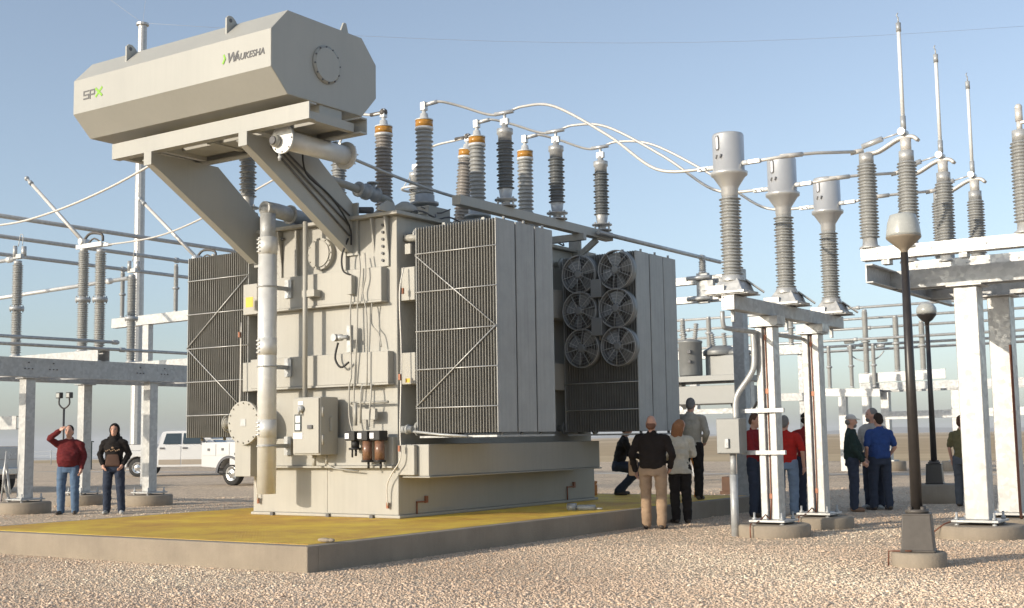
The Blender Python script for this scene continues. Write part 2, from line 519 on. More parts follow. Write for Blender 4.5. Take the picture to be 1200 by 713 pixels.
def land_z(x, y):
    d = math.hypot(x, y)
    z = -0.03
    z -= max(0, d-110)*0.0105*min(1, max(0, (-x/max(y,1)-0.55)/0.6))
    return z
def terrain():
    mb = MB()
    rs = [0, 30, 60, 80, 100, 130, 170, 230, 320, 450, 650, 900, 1300, 1900, 2800, 4200, 6500]
    n = 96
    vs = [(0, 0, -0.03)]
    for r in rs[1:]:
        for k in range(n):
            q = 2*math.pi*k/n
            x, y = r*math.cos(q), r*math.sin(q)
            vs.append((x, y, land_z(x, y)))
    fs = [(0, 1+k, 1+(k+1)%n) for k in range(n)]
    for i in range(len(rs)-2):
        for k in range(n):
            fs.append((1+i*n+k, 1+(i+1)*n+k, 1+(i+1)*n+(k+1)%n, 1+i*n+(k+1)%n))
    mb.add(vs, fs, True)
    return mb
structure(terrain().build("field_ground", M['field']))
g = MB(); g.add([(-130,-25,0),(60,-25,0),(60,62,0),(-130,62,0)], [(0,1,2,3)])
structure(g.build("gravel_yard", M['gravel']))
M['road'] = mat("pale_dirt_track", (0.50, 0.43, 0.35), 0.95, var=0.08, scale=0.3)
g = MB(); g.add([(-60,41.6,0.004),(60,41.6,0.004),(60,43.4,0.004),(-60,43.4,0.004)], [(0,1,2,3)])
structure(g.build("dirt_track", M['road']))
M['hill'] = mat("far_hills", (0.17, 0.155, 0.13), 1.0, var=0.15, scale=0.002)
def hills():
    mb = MB(); n = 160; vs = []
    rg = random.Random(3)
    for k in range(n+1):
        q = R(20 + 150*k/n); r = 4600
        x, y = r*math.cos(q), r*math.sin(q)
        h = 9 + 7*math.sin(k*.23) + 5*math.sin(k*.61+1) + rg.random()*3
        zb = land_z(x, y) - 4
        vs += [(x*.95, y*.95, zb), (x, y, zb+4+max(3, h)), (x*1.25, y*1.25, zb-30)]
    fs = []
    for k in range(n):
        a = 3*k
        fs += [(a, a+3, a+4, a+1), (a+1, a+4, a+5, a+2)]
    mb.add(vs, fs, True)
    return mb
structure(hills().build("distant_hills", M['hill']))
HZ = bpy.data.materials.new("haze_air"); HZ.use_nodes = True
HZ.node_tree.nodes.clear()
_hv = HZ.node_tree.nodes.new("ShaderNodeVolumePrincipled"); _ho = HZ.node_tree.nodes.new("ShaderNodeOutputMaterial")
_hv.inputs['Color'].default_value = (0.86, 0.88, 0.92, 1); _hv.inputs['Density'].default_value = 0.00022
HZ.node_tree.links.new(_hv.outputs[0], _ho.inputs['Volume'])
g = MB(); g.box(-6700, 6700, -6700, 6700, -130, 40)
_hz = g.build("haze", HZ); _hz['kind'] = 'stuff'; _hz['label'] = "thin pale haze in the air over the plain"; _hz['category'] = "haze"

def stones():
    """loose gravel that lies in the part of the yard one can make out stone by stone"""
    rg = np.random.default_rng(5)
    ico_v = []
    ph = (1+5**.5)/2
    for a, b in ((-1,ph),(1,ph),(-1,-ph),(1,-ph)):
        ico_v += [(a,b,0)]
    for a, b in ((-1,ph),(1,ph),(-1,-ph),(1,-ph)):
        ico_v += [(0,a,b)]
    for a, b in ((ph,-1),(ph,1),(-ph,-1),(-ph,1)):
        ico_v += [(a,0,b)]
    iv = np.array(ico_v, float); iv /= np.linalg.norm(iv[0])
    jf = np.array([(0,11,5),(0,5,1),(0,1,7),(0,7,10),(0,10,11),(1,5,9),(5,11,4),(11,10,2),(10,7,6),(7,1,8),(3,9,4),(3,4,2),(3,2,6),(3,6,8),(3,8,9),(4,9,5),(2,4,11),(6,2,10),(8,6,7),(9,8,1)])
    pts = []
    # polar sampling about the camera position; thinner with distance
    for (d0, d1, dens, a0, a1) in ((9.2, 12.5, 1500, -60, -8), (12.5, 16.5, 1000, -62, -6), (16.5, 23, 360, -64, -6), (23, 34, 70, -66, -6)):
        area = math.radians(a1-a0)*(d1*d1-d0*d0)/2
        n = int(area*dens)
        d = np.sqrt(rg.uniform(d0*d0, d1*d1, n)); a = np.radians(rg.uniform(a0, a1, n))
        pts.append(np.stack([d*np.sin(a), d*np.cos(a)], 1))
    P = np.concatenate(pts)
    inside = (P[:,0] > -16.25) & (P[:,0] < -9.5) & (P[:,1] > 10.0) & (P[:,1] < 22.1)
    P = P[~inside]
    oct_v = np.array([(1,0,0),(-1,0,0),(0,1,0),(0,-1,0),(0,0,1),(0,0,-1)], float)
    oct_f = np.array([(0,2,4),(2,1,4),(1,3,4),(3,0,4),(2,0,5),(1,2,5),(3,1,5),(0,3,5)])
    near = np.hypot(P[:,0], P[:,1]) < 12.8
    VS, FS, TS = [], [], []
    off = 0
    for sel, tv, tf in ((near, iv, jf), (~near, oct_v, oct_f)):
        Q = P[sel]; n = len(Q); m = len(tv)
        sc = rg.lognormal(math.log(0.0088), 0.38, n)
        sc *= 1+0.35*np.clip((np.hypot(Q[:,0],Q[:,1])-15)/12, 0, 1)
        sx = sc*rg.uniform(.8,1.45,n); sy = sc*rg.uniform(.75,1.2,n); sz = sc*rg.uniform(.36,.62,n)
        q = rg.uniform(0, 2*math.pi, n); tl = rg.normal(0,.3,n)
        V = tv[None]*rg.uniform(.72,1.18,(n,m,1))
        V = V*np.stack([sx,sy,sz],1)[:,None]
        ct,st = np.cos(tl)[:,None],np.sin(tl)[:,None]
        x = V[:,:,0]*ct-V[:,:,2]*st; z = V[:,:,0]*st+V[:,:,2]*ct; y = V[:,:,1]
        c,s_ = np.cos(q)[:,None],np.sin(q)[:,None]
        X = x*c-y*s_+Q[:,0:1]; Y = x*s_+y*c+Q[:,1:2]; Z = z+(sz*rg.uniform(.1,.75,n))[:,None]
        VS.append(np.stack([X,Y,Z],2).reshape(-1,3))
        FS.append((tf[None]+m*np.arange(n)[:,None,None]+off).reshape(-1)); off += n*m
        # tone drifts slowly over the yard: dustier and cleaner patches
        drift = .15*np.sin(Q[:,0]*.9+1.3*np.sin(Q[:,1]*.5))+.12*np.sin(Q[:,1]*1.3+Q[:,0]*.4)
        TS.append(np.repeat(np.clip(rg.normal(.57,.14,n)+drift,0,1), len(tf)))
    VV = np.concatenate(VS); F = np.concatenate(FS); T = np.concatenate(TS)
    me = bpy.data.meshes.new("gravel_stones")
    me.vertices.add(len(VV)); me.vertices.foreach_set('co', VV.astype(np.float32).ravel())
    nf = len(F)//3
    me.loops.add(nf*3); me.loops.foreach_set('vertex_index', F.astype(np.int32))
    me.polygons.add(nf)
    me.polygons.foreach_set('loop_start', np.arange(0, nf*3, 3, dtype=np.int32))
    me.polygons.foreach_set('loop_total', np.full(nf, 3, dtype=np.int32))
    at = me.attributes.new("tone", 'FLOAT', 'FACE')
    at.data.foreach_set('value', T.astype(np.float32))
    me.materials.append(M['stone'])
    me.update(calc_edges=True); me.validate()
    o = bpy.data.objects.new("gravel_stones", me); COL.objects.link(o)
    return o
tag(stones(), "loose pale tan gravel spread over the yard around the concrete pad", "gravel", kind='stuff')

# ---- concrete containment pad with yellow grating
PX0, PX1, PY0, PY1, PZ = -16.2, -9.53, 10.05, 22.0, 0.28
pad = empty("concrete_pad", (-13.0, 16.0, 0), "low concrete containment pad with yellow grating top under the big transformer", "pad")
g = MB()
cw = 0.17
g.box(PX0, PX1, PY0, PY0+cw, -0.2, PZ); g.box(PX0, PX1, PY1-cw, PY1, -0.2, PZ)
g.box(PX0, PX0+cw, PY0+cw, PY1-cw, -0.2, PZ); g.box(PX1-cw, PX1, PY0+cw, PY1-cw, -0.2, PZ)
g.box(PX0+cw, PX1-cw, PY0+cw, PY1-cw, -0.2, 0.12)
g.build("curb", M['conc'], pad, bevel=0.012)
def grating_material():
    m, t, b = _new("yellow_grating")
    N, L = t.nodes, t.links
    tc = N.new("ShaderNodeTexCoord")
    n = N.new("ShaderNodeTexNoise"); n.inputs['Scale'].default_value = 1.1; n.inputs['Detail'].default_value = 10; n.inputs['Roughness'].default_value = 0.75
    L.new(tc.outputs['Object'], n.inputs['Vector'])
    cr = N.new("ShaderNodeValToRGB")
    e = cr.color_ramp.elements
    e[0].position = 0.36; e[0].color = (0.710, 0.406, 0.099, 1)
    e[1].position = 0.62; e[1].color = (0.950, 0.705, 0.108, 1)
    L.new(n.outputs['Fac'], cr.inputs[0]); L.new(cr.outputs[0], b.inputs['Base Color'])
    b.inputs['Roughness'].default_value = 0.6
    return m
M['grating'] = grating_material()
g = MB()
st = 0.05
gx0, gx1, gy0, gy1 = PX0+cw, PX1-cw, PY0+cw, PY1-cw
nx = int((gx1-gx0)/st); ny = int((gy1-gy0)/st)
for i in range(nx+1):
    x = gx0 + (gx1-gx0)*i/nx
    g.box(x-0.0125, x+0.0125, gy0, gy1, PZ-0.035, PZ+0.004)
for j in range(ny+1):
    y = gy0 + (gy1-gy0)*j/ny
    g.box(gx0, gx1, y-0.0125, y+0.0125, PZ-0.035, PZ+0.002)
g.build("grating", M['grating'], pad)
# ---------------------------------------------------------------- the power transformer
TX0, TX1, TY0, TY1 = -14.50, -11.62, 14.10, 19.60
ZB, ZT = 0.30, 4.68
XF = empty("power_transformer", (-13.05, 16.8, 0.28), "huge beige power transformer with tall radiators and an oil tank on two arms", "transformer")
# tank
g = MB()
g.box(TX0-0.06, TX1+0.06, TY0-0.02, TY1+0.06, ZB-0.015, ZB+0.03)               # base plate
g.box(TX0-0.02, TX1+0.02, TY0+0.0, TY1, ZB+0.03, 1.03)                         # base section
g.box(TX0+0.01, TX1-0.01, TY0+0.03, TY1-0.03, 1.03, ZT)                        # upper tank
tank = g.build("tank", M['tank'], XF, bevel=0.012)
def band(z0, z1, x0, x1, dep, name="stiffener_band"):
    b = MB()
    b.box(x0, x1, TY0-dep, TY0+0.06, z0, z1)
    return b.build(name, M['tank'], tank, bevel=0.01)
band(3.44, 3.93, -14.34, -11.82, 0.10)
band(2.23, 2.69, -14.50, -11.70, 0.10)
band(1.035, 1.45, -14.62, -11.64, 0.07)
# lips under the bands
g = MB()
for z, x0, x1 in ((3.44,-14.36,-11.80),(2.23,-14.52,-11.68),(1.035,-14.64,-11.62)):
    g.box(x0, x1, TY0-0.125, TY0+0.02, z-0.028, z-0.002)
g.build("band_lip", M['tank'], tank)
# side stiffeners that stick out on both long sides
for z0, z1 in ((3.44, 3.93), (2.22, 2.68)):
    for s in (0, 1):
        b = MB()
        if s == 0: b.box(TX1-0.01, -11.36, TY0+0.10, TY1-0.1, z0-.02, z1-.02)
        else: b.box(-14.80, TX0+0.01, TY0+0.02, TY1-0.1, z0-.02, z1-.02)
        b.build("side_stiffener", M['tank'], tank, bevel=0.01)
b = MB(); b.box(TX1-0.01, -11.10, TY0+0.07, 18.95, 0.885, 1.335); b.box(TX1-0.01, -11.07, TY0+0.05, 18.97, 0.86, 0.883)
b.build("side_step", M['tank'], tank, bevel=0.012)
b = MB(); b.box(-14.95, TX0+0.01, TY0+0.07, 18.95, 0.885, 1.335); b.build("side_step", M['tank'], tank, bevel=0.012)
# end piece of the right step that shows its lit front
b = MB(); b.box(-11.60, -11.30, TY0-0.01, TY0+0.06, 0.90, 1.33); b.build("step_end_plate", M['tank'], tank, bevel=0.01)
# cover flange with upturned corner lugs and gussets
g = MB()
g.box(TX0-0.10, TX1+0.10, TY0-0.10, TY1+0.10, ZT, ZT+0.055)
g.build("cover_plate", M['tank'], tank, bevel=0.008)
g = MB()
for x in (-14.12, -11.95):
    g.prism([(x-.10,TY0-.09,ZT-.01),(x-.10,TY0+.02,ZT-.01),(x-.10,TY0+.02,4.0)], (.03,0,0))
    g.prism([(x+.16,TY0-.09,ZT-.01),(x+.16,TY0+.02,ZT-.01),(x+.16,TY0+.02,4.0)], (.03,0,0))
    g.box(x-.10, x+.19, TY0-.005, TY0+.045, 3.94, ZT-.01)
for x in (-11.78,):
    g.prism([(x,TY0-.25,ZT+.057),(x,TY0+.15,ZT+.057),(x,TY0+.10,ZT+.20),(x,TY0-.05,ZT+.22),(x,TY0-.22,ZT+.12)], (.05,0,0))
g.build("jacking_gusset", M['tank'], tank, bevel=0.004)
g = MB()
for x in (-14.05, -11.86):
    for k in range(6):
        g.cyl((x, TY0-.03, 4.03+k*.105), (x, TY0+.0, 4.03+k*.105), .022, n=8)
for x, z in ((-13.9,4.56),(-12.72,4.56)):
    g.cyl((x, TY0-.03, z), (x, TY0+.02, z), .022, n=8)
g.build("bolt_row", M['ink'], tank)
# bolted round cover in the upper tank wall
g = MB(); g.cyl((-13.08, TY0-.055, 4.24), (-13.08, TY0+.06, 4.24), 0.245, n=36); g.cyl((-13.08, TY0-.075, 4.24), (-13.08, TY0-.055, 4.24), 0.205, n=36)
for k in range(12):
    a = k*math.pi/6
    g.cyl((-13.08+.226*math.cos(a), TY0-.075, 4.24+.226*math.sin(a)), (-13.08+.226*math.cos(a), TY0-.05, 4.24+.226*math.sin(a)), .013, n=6)
g.build("round_inspection_cover", M['tank'], tank, bevel=0.003)
# welded vertical stiffeners on the upper wall
g = MB()
for x in (-13.62, -12.62):
    g.box(x, x+.05, TY0-.035, TY0+.04, 3.95, ZT-.02)
for x in (-12.98,):
    g.box(x, x+.012, TY0-.006, TY0+.02, ZB+.05, 1.0)
g.build("vertical_stiffener", M['tank'], tank)
# feet / shims along the base
g = MB()
for x in (-14.1, -12.95, -12.1):
    g.box(x, x+.06, TY0-.06, TY0, ZB-.02, ZB+.03)
g.build("base_shim", M['ink'], tank)

# ---- radiators
def radiator(y0, side):
    """one bank of upright plates, 0.5 m deep, hung on the tank side"""
    x0, x1 = (-11.33, -9.92) if side > 0 else (-16.18, -14.77)
    g = MB(); n = 30; dep = 0.47
    z0, z1 = 1.49, 4.47
    pan = MB()
    for i in range(n):
        x = x0 + (x1-x0)*i/(n-1)
        t = 0.0068
        if i in (0, n-1): t = 0.011
        # plate with rounded (chamfered) edges
        poly = [(x-t,y0+.03,z0),(x-t*.55,y0,z0),(x+t*.55,y0,z0),(x+t,y0+.03,z0),(x+t,y0+dep-.03,z0),(x+t*.55,y0+dep,z0),(x-t*.55,y0+dep,z0),(x-t,y0+dep-.03,z0)]
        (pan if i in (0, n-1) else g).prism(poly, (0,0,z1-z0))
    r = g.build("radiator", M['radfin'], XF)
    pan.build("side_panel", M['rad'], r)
    h = MB()
    tx = TX1 if side > 0 else TX0
    for z in (z0+.07, z1-.07):
        h.cyl((tx, y0+dep/2, z), (x1 if side > 0 else x0, y0+dep/2, z), .05, n=12)
        h.cyl(((tx+.12*side), y0+dep/2, z), ((tx+.16*side), y0+dep/2, z), .11, n=16)
    h.build("header_pipe", M['rad'], r)
    h = MB()
    for fx in (.25, .75):
        x = x0+(x1-x0)*fx
        h.prism([(x-.05,y0+.2,z1),(x+.05,y0+.2,z1),(x+.02,y0+.2,z1+.07),(x-.02,y0+.2,z1+.07)], (0,.02,0))
    h.cyl((x1-.02 if side > 0 else x0+.02, y0+.24, z1), (x1-.02 if side > 0 else x0+.02, y0+.24, z1+.05), .02, n=8)
    h.cyl((x1-.1 if side > 0 else x0+.1, y0+.24, z0-.05), (x1-.1 if side > 0 else x0+.1, y0+.24, z0), .025, n=8)
    h.build("lifting_eye", M['rad'], r)
    return r
def braces(r, y0, side, diag=True):
    x0, x1 = (-11.33, -9.92) if side > 0 else (-16.18, -14.77)
    h = MB()
    y = y0-.008
    zs = (1.85, 2.40, 2.95, 3.52, 4.08) if diag else (1.85, 2.30)
    for z in zs:
        h.cyl((x0-.01, y, z), (x1+.01, y, z), .009, n=6)
    if diag:
        a, b_ = (x0, x1) if side > 0 else (x1, x0)
        h.cyl((a, y-.012, 4.06), (b_, y-.012, 2.96), .009, n=6)
        h.cyl((a, y-.012, 1.87), (b_, y-.012, 2.96), .009, n=6)
    h.build("brace_rod", M['galv'], r)
RY = [14.20, 14.70, 15.20, 18.23, 18.73, 19.22]
for side in (1, -1):
    for i, y in enumerate(RY):
        r = radiator(y, side)
        if i == 0: braces(r, y, side)
        if i == 3 and side > 0: braces(r, y, side, False)
        h = MB()
        if i in (0, 3) and side > 0:
            y1 = y+1.5
            h.box(-11.3, -9.95, y+.02, y1, 1.425, 1.452)
            h.build("bottom_rail", M['galv_dull'], r)
# fans on the front of the far radiator group
def fan(x, z, y):
    f = MB(); rr = .325
    f.lathe([(rr, 0), (rr+.006, .0), (rr+.006, .15), (rr, .15), (rr, 0)], (x, y-.02, z), (0,-1,0), 36, caps=False)
    fo = f.build("fan", M['fan'], XF)
    h = MB()
    for q in (.10, .16, .215, .265, .31):
        h.torus((x, y-.185, z), q, .0026, (0,1,0), 32, 5)
    h.torus((x, y-.17, z), rr, .006, (0,1,0), 32, 5)
    for k in range(10):
        a = 2*math.pi*k/10+.2
        h.cyl((x+.07*math.cos(a), y-.188, z+.07*math.sin(a)), (x+rr*math.cos(a), y-.168, z+rr*math.sin(a)), .0055, n=5)
    h.build("fan_guard", M['galv'], fo)
    b = MB()
    a0 = random.random()*2
    for k in range(4):
        a = a0+k*math.pi/2
        ex, ez = Vector((math.cos(a),0,math.sin(a))), Vector((-math.sin(a),0,math.cos(a)))
        c = Vector((x, y-.09, z))
        ring = []
        for (u, v, d) in ((.06,-.03,.02),(.16,-.10,.045),(.28,-.12,.05),(.30,.02,0),(.27,.09,-.035),(.14,.07,-.03),(.06,.03,-.015)):
            ring.append(c+ex*u+ez*v+Vector((0,d,0)))
        b.prism(ring, (0,.006,0))
    b.build("fan_blade", M['fan'], fo)
    m = MB(); m.lathe([(.02,0),(.06,.02),(.075,.06),(.075,.13),(.05,.15)], (x-.0, y-.05, z), (0,-1,0), 18); m.build("fan_motor", M['fan'], fo)
for x, z in ((-10.90,4.13),(-10.19,4.15),(-10.90,3.51),(-10.19,3.51),(-10.87,2.88),(-10.17,2.88)):
    fan(x, z, 18.20)
for z in (3.86, 3.22):
    g = MB(); g.box(-10.64,-10.44, 17.98, 18.16, z-.15, z+.15); g.build("fan_junction_box", M['fan'], XF, bevel=.008)
g = MB(); g.cyl((-10.54,18.1,3.0),(-10.54,18.1,3.85),.02,n=8); g.build("fan_conduit", M['galv'], XF)

# ---- conservator on its two arms
oct_ = [(11.81,7.13),(13.30,7.13),(13.61,6.80),(13.61,6.31),(13.30,5.98),(11.81,5.98),(11.50,6.29),(11.50,6.80)]
CX0, CX1 = -15.67, -11.57
g = MB(); g.prism([(CX0,y,z) for y, z in oct_], (CX1-CX0,0,0))
cons = g.build("conservator_tank", M['tank2'], XF, bevel=0.012)
g = MB()
g.lathe([(.265,0),(.265,.025),(.235,.03),(.235,.04)], (CX1, 12.55, 6.55), (1,0,0), 40)
cv = g.build("end_cover", M['tank2'], cons); g = MB()
for k in range(12):
    a = k*math.pi/6+.1
    g.cyl((CX1+.02, 12.55+.25*math.cos(a), 6.55+.25*math.sin(a)), (CX1+.042, 12.55+.25*math.cos(a), 6.55+.25*math.sin(a)), .013, n=6)
g.build("cover_bolt", M['ink'], cv)
for x in (-14.66, -12.57):
    g = MB()
    g.prism([(x-.015,11.64,6.93),(x-.015,11.84,7.13),(x-.015,11.80,7.18),(x-.015,11.74,7.22),(x-.015,11.68,7.22),(x-.015,11.64,7.18)], (.03,0,0))
    hl = MB(); hl.cyl((x-.019,11.71,7.155),(x+.019,11.71,7.155),.028,n=14)
    lg = g.build("lifting_lug", M['tank2'], cons)
    hl.build("lug_hole", M['ink'], cons)
g = MB(); g.prism([(CX1-.06,12.88,7.12),(CX1-.06,13.05,7.12),(CX1-.06,13.0,7.27),(CX1-.06,12.95,7.27)], (.03,0,0)); g.build("lifting_lug", M['tank2'], cons)
# lettering on the lit long side
ey = (0,0,1); ex = (1,0,0); yt = 11.5-.004
g = MB()
def stroke(mb, x0, z0, x1, z1, wd):
    d = Vector((x1-x0,0,z1-z0)).normalized(); n = Vector((-d.z,0,d.x))*wd/2
    a, b_ = Vector((x0,yt-.001,z0)), Vector((x1,yt-.001,z1))
    mb.prism([a-n, b_-n, b_+n, a+n], (0,.003,0))
for pts in ([(-15.31,6.595),(-15.42,6.595),(-15.42,6.54),(-15.31,6.54),(-15.31,6.485),(-15.42,6.485)], [(-15.275,6.475),(-15.275,6.595),(-15.175,6.595),(-15.175,6.53),(-15.275,6.53)]):
    for p, q in zip(pts[:-1], pts[1:]):
        d = Vector((q[0]-p[0],0,q[1]-p[1])).normalized()*.010
        stroke(g, p[0]-d.x, p[1]-d.z, q[0]+d.x, q[1]+d.z, .021)
    for v in range(len(g.v)): g.v[v] = (g.v[v][0], g.v[v][1]-.0004*(v//8), g.v[v][2])
    g.build("lettering", M['letter'], cons); g = MB()
stroke(g, -15.15, 6.475, -15.0, 6.605, .034)
g.build("emblem_stroke", M['green'], cons)
g = MB(); stroke(g, -15.15, 6.605, -15.0, 6.475, .034)
for v in range(len(g.v)): g.v[v] = (g.v[v][0], g.v[v][1]-.0035, g.v[v][2])
g.build("emblem_stroke", M['green'], cons)
g = MB()
stroke(g, -12.455, 6.60, -12.425, 6.535, .03)
g.build("emblem_chevron", M['green'], cons)
g = MB(); stroke(g, -12.425, 6.545, -12.47, 6.475, .03)
for v in range(len(g.v)): g.v[v] = (g.v[v][0], g.v[v][1]-.0035, g.v[v][2])
g.build("emblem_chevron", M['green'], cons)
text_obj("lettering", "W", .185, (-12.40, yt, 6.475), ex, ey, M['ink'], cons, .25, .005)
text_obj("lettering", "AUKESHA", .125, (-12.235, yt, 6.475), ex, ey, M['ink'], cons, .2, .0022)
# support frame: two long channels, recessed plinth, cross pieces
g = MB()
for y in (11.91, 13.05):
    g.box(-15.28, -11.28, y, y+.02, 5.63, 5.86)
    s_ = 1 if y < 12.5 else -1
    yy = (y+.02, y+.14) if s_ > 0 else (y-.12, y)
    g.box(-15.28, -11.28, yy[0], yy[1], 5.63, 5.655); g.box(-15.28, -11.28, yy[0], yy[1], 5.835, 5.86)
for x in (-15.25, -14.4, -12.45, -11.45):
    g.box(x-.05, x+.05, 12.051, 12.93, 5.66, 5.78)
g.build("support_channel", M['tank2'], XF)
g = MB()
for x in (-14.7, -13.6, -12.2):
    g.box(x-.06, x+.06, 12.30, 12.99, 5.70, 6.0)
g.box(-15.2, -11.6, 12.45, 12.90, 5.72, 5.99)
g.build("saddle", M['tank2'], XF)
def arm(x, flip):
    a = MB()
    poly = [(11.86,5.615),(13.20,5.615),(14.12,4.93),(14.12,4.20),(14.02,4.20),(11.86,5.50)]
    a.prism([(x,y,z) for y, z in poly], (.022,0,0))
    # flanges along the lower and upper edges
    def fl(p, q, wd):
        x0, x1 = (x-wd, x) if flip else (x+.022, x+.022+wd)
        d = Vector((0,q[0]-p[0],q[1]-p[1])).normalized(); n = Vector((0,-d.z,d.y))*.018
        a.prism([(x0,p[0],p[1]),(x1,p[0],p[1]),(x1,q[0],q[1]),(x0,q[0],q[1])], n)
    fl((11.88,5.505),(14.02,4.215),.14)
    fl((13.16,5.60),(14.10,4.91),.14)
    a.box(x-.07, x+.09, 11.855, 11.875, 5.42, 5.61)
    a.box(x-.10, x+.12, 14.085, 14.12, 4.16, 4.95)
    return a.build("conservator_arm", M['tank2'], XF)
arm(-14.42, True); arm(-12.47, True)
g = MB()                                                   # stiffening channel and cables along the right arm
for o_ in (.02, .16, .30):
    p, q = (-12.43, 12.35+o_*.9, 5.50), (-12.43, 14.0, 4.42+o_*1.1)
    g.tube([p, q], .014, 6)
g.build("arm_cable", M['ink'], XF)
g = MB(); g.tube([(-12.30,12.85,5.62),(-12.32,12.95,5.2),(-12.38,13.5,4.98),(-12.40,13.95,4.6),(-12.40,14.0,4.30)], .014, 6, 5)
g.tube([(-12.41,13.95,4.40),(-12.52,13.93,4.15),(-12.50,13.93,3.92),(-12.36,13.95,3.84)], .014, 6, 5)
g.build("arm_cable", M['black'], XF)
# silica breather drum below the conservator
g = MB()
cx, cz = -12.0, 5.50
g.cyl((cx,12.18,cz),(cx,13.42,cz),.135,n=28)
g.lathe([(.20,0),(.20,.035)], (cx,12.14,cz), (0,1,0), 32)
g.lathe([(.20,0),(.20,.03)], (cx,13.42,cz), (0,1,0), 32)
for k in range(8):
    a = k*math.pi/4
    g.cyl((cx+.175*math.cos(a),12.12,cz+.175*math.sin(a)),(cx+.175*math.cos(a),12.15,cz+.175*math.sin(a)),.014,n=6)
    g.cyl((cx+.175*math.cos(a),13.43,cz+.175*math.sin(a)),(cx+.175*math.cos(a),13.50,cz+.175*math.sin(a)),.012,n=6)
drum = g.build("oil_drum", M['alu'], XF)
g = MB(); g.lathe([(.075,0),(.085,.03),(.085,.06),(.05,.09)], (cx-.09,12.14,cz-.02), (0,-1,0), 20); g.build("drum_gauge", M['tank2'], drum)
g = MB(); g.lathe([(.062,0),(.05,.006)], (cx-.09,12.05,cz-.02), (0,-1,0), 20); g.build("gauge_face", M['ink'], drum)
g = MB(); g.cyl((cx-.03,12.13,cz-.2),(cx-.03,12.13,cz-.3),.018,n=8); g.cyl((cx-.06,12.13,cz-.25),(cx+.0,12.13,cz-.25),.012,n=6); g.build("drain_valve", M['galv'], drum)
g = MB()
for y in (12.3, 13.2):
    g.box(cx-.05, cx+.05, y-.02, y+.02, cz+.12, 5.66)
g.box(cx-.1, cx+.1, 12.10, 12.2, cz+.19, cz+.215)
g.build("drum_hanger", M['tank2'], drum)

# ---- big vent pipe on the front
g = MB()
g.cyl((-13.69,13.56,.635),(-13.69,13.56,4.36),.141,n=28)
vp = g.build("vent_pipe", M['alu'], XF)
g = MB()
g.cyl((-13.69,13.56,4.36),(-13.69,13.56,4.86),.118,n=26)
g.cyl((-13.69,13.56,4.86),(-13.69,13.56,4.98),.12,n=26)
g.tube([(-13.69,13.48,4.93),(-13.69,13.75,4.93),(-13.69,14.6,4.86)], .115, 20)
g.lathe([(.15,0),(.15,.03)], (-13.69,14.02,4.91), (0,1,0), 24)
g.build("pipe_elbow", M['galv_dull'], vp)
g = MB()
for z in (4.36, 2.83, 1.60):
    g.cyl((-13.69,13.56,z-.13),(-13.69,13.56,z+.13),.145,n=28)
    for k in range(4):
        g.cyl((-13.78,13.43,z-.09+k*.06),(-13.70,13.405,z-.09+k*.06),.014,n=6)
g.build("pipe_coupling", M['alu'], vp)
for z in (3.74, 2.53, 1.34):
    g = MB(); g.box(-13.72,-13.66, 13.68, 14.0, z-.03, z+.03); g.box(-13.74,-13.60, 13.97, 13.995, z-.14, z+.14)
    g.torus((-13.69,13.56,z), .147, .012, (0,0,1), 28, 6)
    g.build("pipe_bracket", M['galv_dull'], vp)
# smaller conduit and its kin
g = MB()
g.cyl((-13.19,13.85,2.02),(-13.19,13.85,4.72),.038,n=12)
for z in (3.62,): g.box(-13.25,-13.0, 13.84, 13.99, z-.05, z+.05)
g.build("riser_conduit", M['tank'], XF)
g = MB()
g.tube([(-12.36,13.95,3.56),(-12.36,13.93,3.2),(-12.34,13.93,2.4),(-12.38,13.93,2.2),(-12.40,13.95,1.75),(-12.32,13.95,1.5)], .012, 6, 4)
g.tube([(-12.22,13.96,4.15),(-12.18,13.95,3.9),(-12.22,13.94,3.5),(-12.24,13.94,2.9),(-12.30,13.95,2.3),(-12.32,13.96,1.9)], .011, 6, 4)
g.tube([(-12.10,13.96,4.15),(-12.06,13.93,3.8),(-12.12,13.93,3.55),(-12.05,13.94,3.2),(-12.05,13.94,2.2)], .011, 6, 4)
g.tube([(-12.0,14.0,3.42),(-12.02,14.02,3.1),(-11.9,14.03,2.95),(-11.85,14.03,2.75)], .010, 6, 4)
g.tube([(-12.15,13.95,2.22),(-12.16,13.93,2.08),(-12.17,13.93,1.65)], .012, 6)
g.tube([(-11.98,13.95,2.22),(-11.96,13.93,2.05),(-12.0,13.93,1.8),(-12.0,13.93,1.6)], .012, 6, 3)
g.tube([(-12.2,13.95,2.2),(-11.95,13.95,2.2)], .014, 6)
g.build("control_conduit", M['tank'], XF)
g = MB(); g.tube([(-12.60,13.93,2.85),(-12.63,13.9,2.62),(-12.52,13.9,2.48),(-12.38,13.92,2.55)], .016, 6, 5); g.build("control_cable", M['black'], XF)
g = MB(); g.lathe([(.05,0),(.05,.1),(.03,.12),(.03,.22)], (-12.60,13.9,2.92), (1,-.0,0), 14); g.box(-12.45,-12.38,13.95,14.02,2.7,3.1)
g.cyl((-12.60,13.82,2.92),(-12.60,13.9,2.92),.055,n=14); g.build("valve_body", M['galv_dull'], XF)
g = MB(); g.box(-12.40,-12.31,13.9,14.0,3.55,3.83); g.build("cable_gland_box", M['tank'], XF, bevel=.006)
